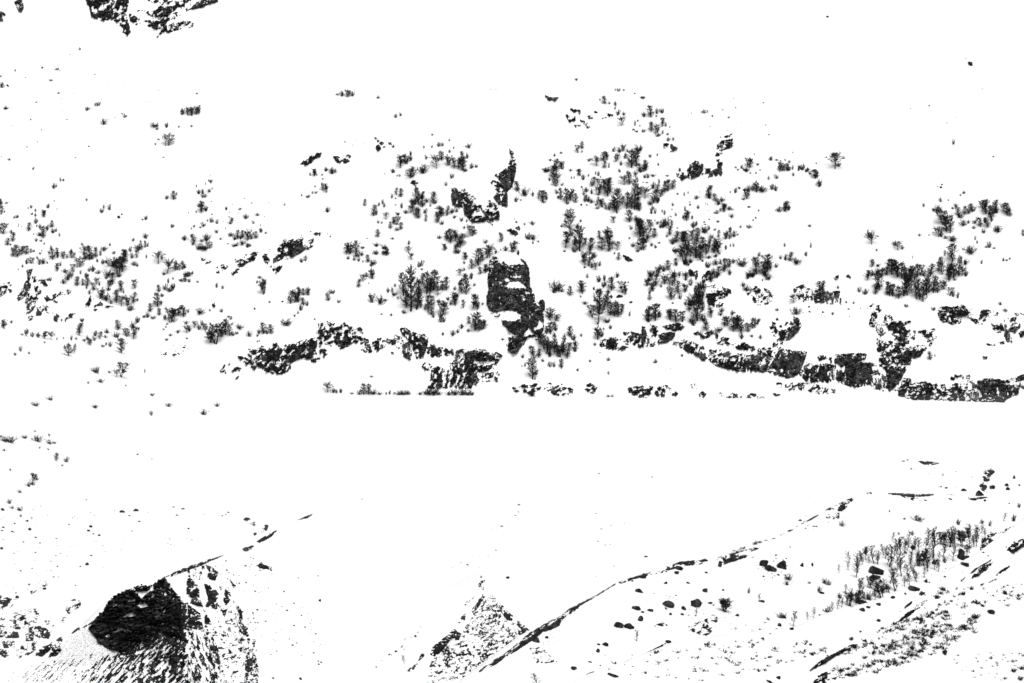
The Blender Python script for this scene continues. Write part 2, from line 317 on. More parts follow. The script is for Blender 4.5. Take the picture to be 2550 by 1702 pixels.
('square black cliff with a snow ledge across its middle', 'crag', [
  ('C0', .68, '1510 500 1530 420 1560 330 1600 210 1700 150 1780 70 1870 70 1900 40 2000 50 2050 90 1900 170 1850 220 1900 320 1930 420 1880 492 1800 502 1640 492 1580 492', {'a': 75, 's': 1.8}),
  ('C0', .96, '1770 240 1770 90 1810 80 1880 60 1900 110 1880 170 1820 220', {'a': 85, 's': 3}), ('C0', .96, '1895 180 1905 130 1960 100 2040 100 2150 90 2200 120 2150 195 2040 185', {'a': 86, 's': 2}),
  ('C0', .85, '1810 290 1860 220 1980 205 2160 212 2100 270 1990 302 1900 310', {'a': 40}), ('C0', .93, '1790 400 1840 310 1900 330 1925 400 1880 420', {}), ('C0', .95, '1660 300 1720 240 1760 310 1700 340', {}), ('C0', .95, '1800 500 1820 430 1870 420 1840 490', {}),
  ('C0', .28, '1900 330 2000 310 2172 310 2162 440 1960 420 1890 400', {}), ('C0', .7, '1640 100 1680 60 1760 50 1750 110 1650 160', {'m': 'grey'})]),
('slabby black buttress left of the square cliff', 'crag', [
  ('C0', .74, '1335 495 1370 400 1380 290 1440 250 1530 280 1542 350 1500 420 1500 480 1440 512', {'a': 70, 's': 1.8}), ('C0', .95, '1440 500 1480 420 1508 410 1500 480', {}), ('C0', .4, '1268 250 1290 200 1400 240 1400 290 1330 300', {})]),
('low speckled rocks at the snowfield edge under the lone leaning tree', 'rocks', [
  ('C1', .55, '98 480 180 500 260 450 270 470 340 470 430 418 452 500 400 542 280 572 240 520 150 547', {}), ('C1', .58, '488 510 545 445 600 455 590 500 705 452 660 540 622 582 560 545', {}), ('C1', .5, '690 500 830 490 820 562 720 582 640 582 680 540', {})]),
('small round speckled rock at the snowfield edge', 'rock', [('C1', .62, '958 450 1020 440 1112 490 1070 562 1010 547 960 510', {})]),
('flat-footed speckled rock at the middle of the snowfield edge', 'rock', [
  ('C1', .74, '1470 500 1620 480 1762 478 1740 560 1690 608 1570 608 1490 560', {}), ('C1', .7, '1790 500 1890 480 1902 540 1890 608 1810 608 1780 560', {}), ('C1', .6, '1898 463 1990 500 2045 560 2040 597 1990 590 1940 500', {}), ('C1', .3, '2190 465 2240 455 2270 510 2240 510', {})]),
('line of little rocks along the snowfield edge at right', 'rocks', [
  ('C1', .6, '2295 570 2350 540 2350 615 2310 608', {}), ('C2', .7, '-10 545 40 555 20 605 -10 605', {}), ('C2', .2, '150 560 190 540 240 580 225 600', {}), ('C2', .55, '278 565 300 540 400 575 410 612 280 612', {}),
  ('C2', .55, '440 600 480 580 560 562 620 575 620 590 605 612 440 612', {}), ('C2', .5, '640 600 720 600 720 612 640 612', {}), ('C2', .3, '730 570 800 550 920 580 910 612 860 605', {})]),
('boulder field strewn below the right cliff band', 'rocks', [
  ('C2', .45, '858 440 922 440 910 490 865 480', {}), ('C2', .4, '965 450 1050 440 1250 430 1400 490 1565 530 1555 575 1380 570 1200 530 1100 510 970 520', {'l': 1.0})]),
('long striped cliff band right of the middle, sloping down to the right', 'crag', [
  ('C2', .86, '82 185 150 150 240 160 330 130 430 100 560 110 640 120 660 300 520 302 400 300 270 272 150 242', {'a': 86, 's': 3}, ['230 180 260 145 380 150 370 190 300 160', '400 210 440 120 440 170']),
  ('C2', .75, '560 130 660 105 810 150 770 220 740 290 700 320 660 302 570 290', {'m': 'grey', 'a': 70}), ('C2', .9, '660 290 720 210 780 190 740 290 700 320', {}), ('C2', .75, '215 130 270 80 335 68 330 100 250 135', {'m': 'grey'}),
  ('B31', .66, '1310 1060 1400 1010 1500 1020 1560 1060 1560 1120 1460 1130 1340 1090', {'a': 40}), ('B31', .8, '1540 1060 1620 1080 1650 1150 1580 1130', {'m': 'grey'}), ('B31', .9, '1470 1120 1480 1060 1540 1050 1540 1120', {}),
  ('B31', .76, '1680 1110 1850 1080 1935 1160 1900 1222 1750 1190 1680 1170', {'a': 70}), ('B31', .4, '960 1130 1180 1110 1180 1180 1040 1230 970 1200', {})]),
('thin left end of the striped cliff band', 'crag', [
  ('B31', .75, '570 1100 610 980 680 980 800 1050 830 1090 830 1220 720 1172 620 1130', {'a': 80, 's': 2}), ('B31', .9, '830 1080 880 1070 905 1110 850 1110', {}), ('B31', .94, '825 1200 860 1150 920 1180 915 1270 870 1275 840 1250', {}),
  ('B31', .5, '400 1030 480 1000 600 970 580 1090 520 1080', {'m': 'grey'}), ('B31', .5, '920 1240 980 1190 1030 1210 990 1270', {})]),
('pale streaked rock wall below the twin trees', 'crag', [
  ('B31', .75, '-10 790 40 780 60 900 100 960 90 1060 -10 1070', {'m': 'grey', 'a': 85, 's': 3}), ('B31', .9, '-10 770 20 790 45 900 40 1010 20 1000 15 880', {}), ('B31', .6, '100 760 240 790 230 900 150 960 110 860', {}),
  ('B31', .93, '280 880 380 860 482 878 440 960 320 1022 230 1010 230 900', {'m': 'grey2'}), ('B31', .78, '290 790 380 740 420 750 560 740 625 790 480 852 400 820', {}), ('B31', .3, '100 1000 250 1000 240 1060 100 1080', {}), ('B31', .7, '400 800 600 780 560 830 460 850', {'m': 'grey2'}),
  ('B23', .7, '2040 870 2170 850 2350 900 2350 1090 2280 1080 2170 1030 2150 950', {'a': 70}), ('B23', .93, '2180 860 2250 880 2260 940 2190 930', {})]),
('rounded rocks hung with snow left of the pale wall', 'crag', [
  ('B23', .78, '1715 1000 1780 960 1960 930 1990 970 2130 940 2135 1080 2040 1125 1940 1120 1840 1105 1720 1070', {}, ['1960 1000 2000 970 2070 1010 2110 1050 2020 1060', '1780 1000 1810 1000 1800 1050'])]),
('broken ledge crossing the slope under the bushes right of the middle', 'crag', [
  ('B31', .55, '730 880 800 870 880 900 1000 830 1110 880 1090 962 1040 930 900 952', {}), ('B31', .65, '1058 1000 1110 950 1180 940 1260 950 1220 1000 1310 1050 1200 1020 1150 1048', {})]),
('square dark cliff with a bright edge, middle of the right cliff band', 'crag', [
  ('C2', .985, '740 300 830 170 900 20 960 50 1100 65 1212 80 1190 170 1150 260 1120 322 1050 370 980 382 930 360 860 345', {'a': 80, 's': 3, 'd': 1.0}, ['765 295 800 262 860 300 840 310', '900 290 920 275 945 300 920 310'])]),
('dark cliff with a frosted cleft right of the square cliff', 'crag', [
  ('C2', .86, '1128 340 1150 290 1220 290 1330 220 1500 220 1510 400 1460 437 1380 420 1280 427 1200 412', {'a': 80, 's': 2}), ('C2', .5, '1150 250 1200 200 1310 240 1300 290 1190 290', {'m': 'grey'}), ('C2', .75, '1260 300 1310 290 1310 400 1270 420', {'m': 'grey', 'a': 85, 's': 3}),
  ('C2', .6, '1335 140 1400 118 1430 140 1500 150 1500 205 1440 190 1360 182', {}), ('C2', .6, '1510 230 1550 230 1555 390 1515 400', {'m': 'grey', 'a': 85, 's': 3})]),
('biggest dark cliff of the right band with a smooth overhanging face', 'crag', [
  ('C2', .9, '1560 280 1560 400 1650 467 1800 492 1880 465 1960 457 1972 280 1960 210 1880 190 1800 200 1900 150 1905 100 1700 100 1540 110 1540 200 1650 240 1600 250', {'a': 82, 's': 2.2}, ['1820 195 1900 172 1960 195 1900 190', '1560 250 1640 260 1680 285 1600 290']),
  ('C2', .98, '1790 400 1790 260 1830 200 1960 215 1970 280 1955 420', {'a': 85, 's': 3}), ('C2', .97, '1660 330 1670 180 1720 150 1790 180 1780 260 1740 370', {'a': 85, 's': 3})]),
('dark overhang half hidden by trees above the pale wall', 'crag', [
  ('B31', .86, '930 300 1000 270 1180 250 1280 270 1230 340 1100 392 1040 420 1050 482 980 472 930 400', {}), ('B31', .96, '935 310 1040 300 1050 470 960 450', {}), ('B31', .5, '1060 440 1190 430 1180 480 1080 490', {}), ('B31', .5, '940 200 1060 180 1290 250 1290 300 1180 250', {})]),
('small black cliff under the largest leafless clump', 'crag', [('B31', .82, '868 60 940 -20 1000 -40 990 70 900 142 868 130', {'a': 60}), ('B31', .95, '665 -40 700 -50 760 20 735 45 690 30', {}), ('B31', .7, '740 0 800 -40 805 60 780 90', {}), ('B30', .95, '588 1340 640 1320 690 1350 640 1395 600 1388', {}), ('B30', .85, '430 1180 460 1150 520 1180 480 1235 440 1200', {}), ('B30', .4, '660 1400 740 1340 720 1390', {})]),
('loose speckled rocks below the wedge of dense trees', 'rocks', [('B31', .42, '1620 230 1700 230 1830 240 1910 340 1890 400 1810 462 1690 462 1640 450 1580 350 1510 330 1500 250', {}), ('B31', .85, '1625 210 1660 200 1720 250 1680 290 1640 270', {}), ('B31', .7, '1610 350 1650 370 1660 450 1620 400', {})]),
('hooked dark rock with a snow seat beside the dense dark bush', 'crag', [
  ('B31', .95, '1985 850 2120 820 2200 760 2205 640 2270 660 2322 770 2250 860 2150 970 2090 987 1990 970', {'a': 75, 's': 2}), ('B31', .5, '1845 780 1940 780 2000 970 1960 1000 1880 860', {}), ('B31', .42, '1985 770 2160 700 2200 750 2050 795', {}), ('B31', .35, '1880 700 1950 650 1990 700 1900 790', {}), ('B31', .5, '1915 1020 2045 1010 1950 1092 1890 1090', {})]),
('frost-streaked outcrop at the right of the dense dark bush', 'crag', [
  ('B31', .5, '2200 230 2350 170 2350 420 2270 360 2210 290', {}), ('B42', .48, '-10 200 140 230 140 440 90 400 -10 390', {}), ('B42', .95, '150 290 210 230 310 250 300 432 170 432', {'a': 80}), ('B42', .75, '300 280 470 270 545 270 490 420 420 452 310 442', {'m': 'grey', 'a': 80, 's': 2}),
  ('B42', .7, '440 270 540 260 500 420 470 380', {}), ('B42', .7, '450 70 515 30 505 100 470 110', {}), ('B42', .7, '625 15 640 15 690 65 640 70', {}), ('B42', .7, '540 370 550 370 552 470 535 470', {})]),
('ragged gully of broken black rock in the right half', 'crag', [
  ('B43', .32, '20 160 170 80 280 160 230 230 130 260 120 180', {}), ('B43', .72, '120 230 200 230 200 330 170 425 110 425 88 390', {'a': 70}), ('B43', .42, '190 400 330 330 340 500 260 580 180 480', {'m': 'grey', 'a': 80, 's': 2}),
  ('B43', .72, '305 300 320 260 400 265 440 340 560 360 690 352 560 430 690 480 650 510 490 580 430 560 340 430', {'a': 10}), ('B43', 1.0, '485 600 540 530 610 510 655 505 580 620 520 645', {}), ('B43', .55, '200 590 250 640 430 650 480 600 660 570 660 680 450 780 230 800 190 770', {'l': .9}),
  ('B43', .9, '200 730 270 720 290 780 210 790', {}), ('B43', .66, '240 800 460 780 640 730 860 690 935 730 840 850 700 910 680 980 490 990 300 1000 230 900', {'l': .9, 'a': 15}), ('B43', .93, '500 870 620 790 870 785 835 850 620 922', {}), ('B43', .9, '650 890 700 880 660 970 600 980', {}),
  ('B43', .78, '280 1010 630 1015 620 1070 330 1080', {'l': .9}), ('B43', .96, '340 1090 460 1060 615 1070 540 1200 440 1322 380 1372 330 1322 318 1200', {}), ('B43', .9, '230 900 270 920 260 940 235 930', {}), ('B43', .9, '235 990 275 985 265 1020 240 1010', {})]),
('pale crusted rock chute at the foot of the ragged gully', 'crag', [('B43', .55, '110 960 180 970 220 1100 310 1150 310 1362 150 1352 110 1290', {'m': 'grey', 'a': 80}), ('B43', 1.0, '178 1282 230 1258 268 1290 232 1337 190 1322', {})]),
('arched black rocks just right of the ragged gully', 'rocks', [('B43', .75, '785 540 800 500 930 488 1000 540 960 590 870 575 900 530', {}), ('B43', .5, '960 560 1060 570 1060 600 1000 640 930 650', {}), ('B43', .35, '670 480 760 490 740 620 690 610', {}), ('B43', .5, '975 470 1040 455 1060 490 990 510', {}), ('B43', .5, '950 670 1000 660 990 750 960 730', {})]),
('clump of speckled black rock right of the big grove', 'crag', [('B43', .7, '1072 200 1140 140 1300 150 1440 112 1512 160 1555 230 1430 290 1422 370 1330 402 1130 360', {'l': .9})]),
('jagged black rock right of the speckled clump', 'crag', [('B43', .5, '1505 300 1650 230 1750 180 1965 225 1955 262 1800 300 1780 380 1660 402 1560 320', {}), ('B43', .95, '1690 320 1720 200 1790 190 1750 270', {})]),
('dark cliff with a frozen stream at the right frame edge', 'crag', [
  ('B43', .8, '1868 390 2010 390 2045 450 2040 517 1930 510 1890 460', {'a': -30}), ('B43', .9, '2125 420 2200 380 2285 390 2280 460 2200 537 2130 500', {}), ('B43', .6, '2095 310 2265 300 2210 350 2130 340', {}), ('B43', .8, '2050 340 2110 450 2165 650 2095 655 2050 560 2060 450', {'m': 'grey', 'a': 80, 's': 2.5}),
  ('B43', .8, '2265 520 2350 470 2350 590 2290 598', {}), ('B43', .6, '2195 235 2275 235 2240 272', {}), ('B43', .8, '2295 240 2350 255 2350 275', {}), ('B43', .3, '1790 685 1920 680 2080 650 2070 680 1920 710 1870 765 1850 710', {}), ('B43', .9, '1742 870 1805 865 1800 892 1770 888', {}), ('B43', .9, '1995 660 2050 645 2050 675 2000 670', {})]),
('left part of the flat-footed cliff at the right snowfield edge', 'crag', [
  ('B43', .8, '508 1350 560 1280 570 1180 680 1190 760 1260 900 1225 1000 1270 1000 1380 960 1500 720 1497 560 1452 510 1440', {'l': 1.1}), ('B43', .98, '510 1360 600 1330 600 1450 540 1450', {}), ('B43', .55, '960 1270 1250 1280 1300 1400 1290 1512 960 1500', {'l': .9, 'm': 'rock'}),
  ('B43', .45, '440 1320 520 1250 500 1360 460 1360', {})]),
('right part of the flat-footed cliff with icicle curtains', 'crag', [
  ('B43', .9, '1290 1270 1450 1250 1520 1320 1470 1390 1480 1512 1300 1512', {'a': 85, 's': 2}), ('B43', .72, '1480 1400 1540 1350 1640 1340 1720 1400 1690 1480 1500 1500', {'m': 'grey', 'a': 86, 's': 3}), ('B43', .6, '1500 1270 1560 1230 1680 1300 1680 1350 1560 1310', {'m': 'grey', 'a': 80, 's': 2}),
  ('B43', .95, '1660 1230 1760 1195 1860 1190 2060 1220 2080 1270 2280 1285 2250 1410 2080 1490 2050 1530 1500 1517 1740 1462 1720 1380 1680 1330', {'a': 86, 's': 2.5}, ['1760 1400 1860 1395 1870 1405 1770 1412', '1970 1440 2060 1470 2040 1480', '2070 1275 2130 1250 2160 1220 2200 1255 2340 1200 2340 1240 2200 1270 2120 1275']),
  ('B43', .7, '2060 1220 2180 1180 2350 1130 2350 1190 2200 1250 2170 1215 2110 1250', {}), ('B43', .5, '2270 1260 2350 1220 2350 1330 2290 1310', {'m': 'grey'}), ('B43', .5, '1250 1180 1330 1140 1450 1140 1460 1190 1260 1212', {}), ('B43', .4, '1480 1160 1540 1140 1640 1262 1540 1250', {'m': 'grey'})]),
# ---- nearer ridges
('big black crag crowning the ridge at the lower left', 'crag', [
  ('D1', .985, '850 1004 940 909 990 820 1100 755 1180 716 1270 675 1330 704 1370 686 1490 612 1545 700 1570 750 1640 840 1640 1040 1640 1180 1560 1130 1440 1080 1340 1180 1200 1200 1120 1280 1000 1262 890 1202 860 1140 805 1075', {'a': 12, 's': 2.6, 'l': 1.4, 'd': 1.8, 'e': 0.12, 'f': 0.40},
   ['1220 740 1330 730 1375 690 1400 720 1340 750 1280 800', '1240 860 1320 840 1345 870 1270 890', '1020 1105 1100 1060 1130 1080 1040 1112', '1100 965 1200 922 1230 960 1120 972', '1150 810 1230 800 1220 830 1160 835']),
  ('D1', .85, '1545 700 1570 735 1700 850 1680 940 1640 1000 1600 900', {}), ('D1', .7, '1600 980 1720 1000 1700 1200 1620 1180', {'l': .8}), ('D1', .95, '1640 1040 1640 980 1700 940 1700 860 1760 900 1805 940 1837 1072 1780 1082', {})]),
('narrow black rock rim running along the lower left ridge crest', 'crag', [
  ('D1', .95, '1500 606 1650 536 1850 466 2022 412 1930 450 1860 485 1700 545 1550 602', {'a': 25, 's': 3}), ('D1', .5, '1545 580 1640 525 1700 505 1640 540', {}),
  ('D2', .95, '118 368 200 325 300 280 250 332 160 378', {'a': 30, 's': 2}), ('D2', .9, '8 432 105 406 90 440 40 452', {'a': 15}), ('D2', .97, '465 192 540 155 605 137 570 166', {'a': 25, 's': 2})]),
('thin tilted rock flakes at the upper end of the lower left ridge', 'rocks', [('D2', .8, '165 292 200 235 232 235 215 282', {'a': 45}), ('D2', .4, '20 182 60 165 100 200 195 210 110 237', {'a': 15, 's': 3}), ('D2', .5, '105 340 110 300 130 300 120 345', {})]),
('black teardrop rocks dripping down right of the lower left crag', 'rocks', [
  ('D1', .7, '1695 530 1712 530 1715 620 1800 700 1790 715 1700 690', {}), ('D1', .93, '1850 480 1975 570 1940 640 1875 610 1890 560', {}), ('D1', .9, '1845 670 1900 690 1975 760 1960 895 1860 870 1885 800', {}), ('D1', .9, '1690 640 1795 700 1800 800 1832 872 1720 845 1740 790 1688 770', {}),
  ('D1', .5, '1980 640 2060 700 2095 805 2040 862 1990 740', {'a': -60}), ('D1', .85, '2080 635 2130 690 2115 705', {}), ('D1', .45, '2110 830 2180 900 2200 1050 2250 1140 2180 1162 2130 960', {'a': -65, 's': 2}), ('D1', .5, '1960 860 2060 880 2030 965', {}), ('D1', .8, '1840 900 1870 950 1910 1035 1850 1030', {'a': -60}), ('D1', .2, '1720 500 1840 490 1860 620 1760 640', {'a': 80})]),
('dark scree streaks fanning down below the lower left crag', 'scree', [
  ('D1', .82, '1000 1250 1120 1262 1340 1165 1440 1065 1500 1110 1360 1225 1140 1315', {'a': 40, 's': 2, 'l': .7, 'd': .5, 'e': 0}),
  ('D1', .62, '1090 1270 1340 1150 1440 1060 1640 1150 1660 1300 1500 1330 1350 1420 1100 1580 850 1580', {'a': 46, 's': 6, 'l': .6, 'd': .5}),
  ('D1', .66, '1180 1575 1420 1335 1560 1320 1700 1300 1700 1580', {'a': 44, 's': 2.2, 'l': .7, 'd': .5}), ('D1', .75, '1400 1060 1640 1010 1680 1200 1660 1420 1560 1350 1560 1230', {'a': 60, 's': 2, 'l': .8, 'd': .5}),
  ('D1', .3, '640 1580 900 1290 1090 1300 860 1580', {'a': 46, 's': 5, 'l': .7, 'd': .4}), ('D1', .14, '180 1500 480 1330 880 1300 640 1580 250 1580', {'a': 44, 's': 5, 'l': .7, 'd': .4})]),
('speckled scree strip running straight down right of the streaks', 'scree', [
  ('D1', .4, '1640 1080 1830 1050 1900 1200 2010 1400 1960 1580 1700 1580 1700 1300', {'a': -68, 's': 2.4, 'l': .7, 'd': .4}), ('D1', .55, '1830 1080 1870 1040 1990 1300 2010 1420 1960 1380', {'a': -68, 's': 2.5, 'l': .7}), ('D1', .16, '1960 900 2140 900 2240 1280 2220 1580 1990 1580 2010 1400 1900 1200', {'l': .6, 'd': .4}),
  ('D1', .4, '2235 1310 2290 1250 2323 1330 2330 1580 2225 1580', {'l': .6, 'd': .4})]),
('ragged black column of scree at the right foot of the lower left ridge', 'scree', [('D2', .62, '40 1340 75 1280 108 1285 150 1450 145 1580 30 1580', {'l': .7, 'd': .4}), ('D2', .55, '-20 1040 60 1100 50 1200 -20 1210', {}), ('D2', .3, '-20 1200 120 1180 140 1300 -20 1300', {'l': .6})]),
('two dark rocks on the lip of the lower left crest', 'rocks', [('D1', .85, '310 1310 390 1245 560 1150 560 1200 460 1260 380 1325', {'a': 35}), ('D1', .95, '440 1330 480 1260 540 1225 558 1260 520 1310 480 1332', {}), ('D1', .5, '560 1150 700 1075 845 1008 850 1020 700 1090 600 1150', {'a': 35, 's': 3})]),
('jumble of broken rock at the left frame edge below the fan', 'rocks', [
  ('D1', .6, '-20 780 190 820 100 880 -20 912', {}), ('D1', .3, '-20 950 160 930 330 890 370 1000 240 1050 130 1060 -20 1060', {'l': .8}), ('D1', .8, '210 1060 300 1030 465 1100 440 1162 340 1152', {'a': -45}), ('D1', .8, '-20 1040 60 1080 60 1152 -20 1152', {}),
  ('D1', .3, '575 780 745 830 700 900 620 945 580 880', {'l': .7}), ('D1', .38, '130 1280 330 1190 310 1310 180 1372', {'l': .7}), ('D1', .22, '390 1010 600 970 560 1050 430 1045', {'l': .7}), ('D1', .85, '80 1110 160 1100 170 1155 60 1160', {}), ('D1', .85, '230 1110 300 1110 300 1185 240 1185', {}), ('D1', .8, '20 1190 130 1190 130 1240 40 1250', {}), ('D1', .8, '-20 1260 60 1270 90 1310 50 1335 -20 1300', {}), ('D1', .18, '250 640 440 620 420 720 280 760', {'l': .6})]),
('dark bone-shaped rock on the snow right of the lower left ridge', 'rock', [('D2', .92, '142 575 170 550 200 570 255 585 258 617 215 600 160 597', {})]),
('solid black slab leaning along the small middle ridge', 'crag', [('D2', .99, '1600 1325 1620 1270 1700 1200 1800 1112 1862 1150 1840 1200 1770 1200 1700 1290 1640 1337', {'a': 40})]),
('speckled rubble covering the small middle ridge', 'scree', [
  ('D2', .30, '1560 1575 1600 1400 1640 1340 1860 1180 1960 960 2050 830 2150 830 2180 900 2180 1330 1880 1530', {'l': .5, 'd': .35}), ('D2', .5, '1700 1270 1770 1220 1780 1330 1740 1420 1700 1350', {'l': .7}), ('D2', .8, '1930 985 1960 940 2045 825 2062 838 1985 950', {'a': 55, 's': 2}), ('D2', .7, '1405 1465 1500 1395 1450 1465', {'a': 40}),
  ('D2', .4, '1800 1080 1900 980 1890 1030 1840 1080', {}), ('D2', .5, '1490 1392 1540 1310 1590 1285 1600 1290', {}), ('D2', .22, '1880 900 1960 830 2020 790 1960 850 1900 910', {}), ('D3', .28, '-10 960 110 955 300 1160 250 1270 -10 1420', {'l': .5, 'd': .4}), ('D3', .45, '165 1220 240 1180 275 1260 200 1285', {}), ('D2', .35, '1980 730 2030 660 2060 700 2050 780', {'l': .6})]),
('dark rock rib on the right side of the small middle ridge', 'crag', [('D3', .68, '108 950 150 955 260 1065 385 1165 350 1200 270 1180 200 1080', {'a': -45, 's': 1.6})]),
('long black rock lip along the left crest of the right hill', 'crag', [
  ('D3', .86, '-20 1470 190 1330 380 1174 480 1110 600 1054 700 978 700 990 620 1085 600 1120 480 1172 380 1240 210 1352 100 1422 -20 1480', {'a': 36, 's': 5, 'l': .8, 'd': .5, 'f': .62, 'm': 'rock'}), ('D3', .92, '690 985 880 890 1040 794 900 885 760 965 740 1000 680 1030', {'a': 30, 's': 4, 'l': .8, 'd': .5, 'f': .62, 'm': 'rock'})]),
('gravelly dark rim along the middle crest of the right hill', 'rocks', [
  ('D3', .66, '1060 782 1250 722 1420 690 1440 700 1250 735 1080 790', {'a': 18, 's': 3, 'l': .8}), ('D3', .62, '1420 672 1540 630 1730 608 1760 612 1700 640 1560 660 1440 690', {'a': 15, 's': 2, 'l': .8}), ('D3', .8, '1490 645 1540 626 1740 605 1720 620 1540 640', {'a': 10, 's': 2}), ('D3', .58, '1780 606 1999 545 2010 600 1880 645 1850 620', {'a': 15, 's': 2, 'l': .8}),
  ('D4', .6, '-10 728 130 682 270 645 150 722 20 765', {'a': 18, 's': 2.5, 'l': .8}), ('D4', .85, '525 498 640 440 560 488', {'a': 28, 's': 3}), ('D4', .7, '435 548 505 512 450 548', {'a': 28, 's': 3}), ('D4', .4, '330 600 410 566 360 596', {'a': 25})]),
('dark slab tilted under the right hilltop', 'crag', [('D4', .72, '685 408 760 360 890 318 870 345 835 365 760 400', {'a': 32, 's': 3, 'l': .8}), ('D4', .96, '770 408 790 375 832 368 830 392 795 412', {}), ('D4', .45, '690 455 720 430 780 425 780 465', {})]),
('flat black rim on the top of the right hill', 'crag', [('D4', .92, '1110 296 1200 295 1415 301 1380 311 1270 317 1190 305', {'a': 0, 's': 3}), ('D4', .4, '1190 308 1270 318 1370 340 1330 350 1240 330', {'l': .6}), ('D4', .8, '965 294 995 290 998 297', {}), ('D4', .6, '1500 302 1555 308 1550 312', {}), ('D4', .6, '1610 322 1660 322 1720 340 1690 342', {'a': -8}), ('D4', .85, '1660 330 1770 316 1772 322 1700 333', {'a': 8})]),
('ragged dark outcrop above the right end of the hilltop', 'crag', [('D4', .96, '1748 152 1765 136 1830 132 1820 155 1795 178 1780 182', {}), ('D4', .75, '1745 180 1790 180 1785 222 1755 212', {}), ('D4', .8, '1722 240 1745 225 1770 245 1770 285 1735 270', {})]),
('thin dark slab lying on the snow above the right hill', 'rock', [('D4', .9, '1312 78 1380 84 1447 92 1400 106 1350 98', {'a': -8, 's': 2})]),
('low gravelly patch above the line of little rocks on the near slope', 'scree', [('D3', .4, '1565 1155 1640 1110 1700 1090 1800 1035 1850 1050 1820 1135 1740 1205 1640 1165', {'l': .7, 'a': 35}), ('D3', .3, '1720 1220 1770 1230 1780 1300 1740 1290', {}), ('D3', .3, '1340 1120 1400 1090 1440 1115 1360 1130', {})]),
('thin rocky seam along the edge of the nearest slope', 'rocks', [('D3', .85, '1110 1402 1200 1372 1430 1257 1440 1262 1300 1322 1170 1398', {'a': 26, 's': 3, 'l': .7}), ('D3', .4, '780 1512 900 1462 925 1455 900 1475', {'a': 22}), ('D3', .25, '370 1300 470 1290 580 1400 430 1412', {'l': .6}), ('D4', .5, '1190 1085 1250 1030 1330 955 1355 962 1270 1032', {'a': 40, 's': 2})]),
('upper of two long black slabs at the foot of the nearest slope', 'crag', [('D4', .92, '585 1482 640 1432 800 1342 850 1312 905 1308 800 1362 660 1445', {'a': 30, 's': 3})]),
('lower of two long black slabs at the foot of the nearest slope', 'crag', [('D4', .94, '600 1580 640 1520 770 1452 775 1460 700 1515 690 1580', {'a': 35, 's': 2}), ('D4', .4, '700 1545 860 1500 900 1510 760 1545', {'a': 12, 's': 2})]),
('long dark slab on the nearest slope below the leaning crag', 'rock', [('D4', .85, '1600 880 1700 797 1805 738 1700 802', {'a': 38, 's': 3}), ('D4', .86, '1668 862 1720 800 1812 754 1780 802 1700 852', {'a': 40, 's': 2})]),
('thin dark slab slanting in the middle of the nearest slope', 'rock', [('D4', .92, '1168 1162 1240 1098 1325 1058 1240 1122', {'a': 35, 's': 3})]),
('dark slab cut by the right frame edge on the nearest slope', 'rock', [('D4', .85, '1908 675 1960 618 2030 595 2030 640 1950 692', {'a': 35, 's': 2}), ('D4', .9, '1838 842 1870 808 1925 782 1880 822', {'a': 35}), ('D4', .4, '1730 910 1830 862 1840 870 1770 900', {'a': 30, 's': 2})]),
('leaning dark crag at the right end of the little wood', 'crag', [('D4', .86, '1728 680 1740 598 1790 590 1815 612 1780 650', {}), ('D4', .8, '1770 580 1800 555 1825 570 1800 588', {}), ('D4', .3, '1810 570 1900 530 1990 505 1900 550', {'a': 22, 's': 2, 'l': .6})]),
]
def pts_of(crop, s):
    ox_, oy_, k = CROP[crop]; a = np.array([float(t) for t in s.split()]).reshape(-1, 2)
    return a / k + np.array([ox_, oy_])

def signed_distance(poly, U, V):
    d = np.full(U.shape, 1e9); ins = np.zeros(U.shape, bool)
    for (ax, ay), (bx, by) in zip(poly, np.roll(poly, -1, 0)):
        ex, ey = bx - ax, by - ay; L2 = ex * ex + ey * ey + 1e-9
        t = np.clip(((U - ax) * ex + (V - ay) * ey) / L2, 0, 1)
        d = np.minimum(d, np.hypot(U - ax - t * ex, V - ay - t * ey))
        if ay != by:
            ins ^= ((ay > V) != (by > V)) & (U < ex * (V - ay) / (by - ay) + ax)
    return np.where(ins, d, -d)

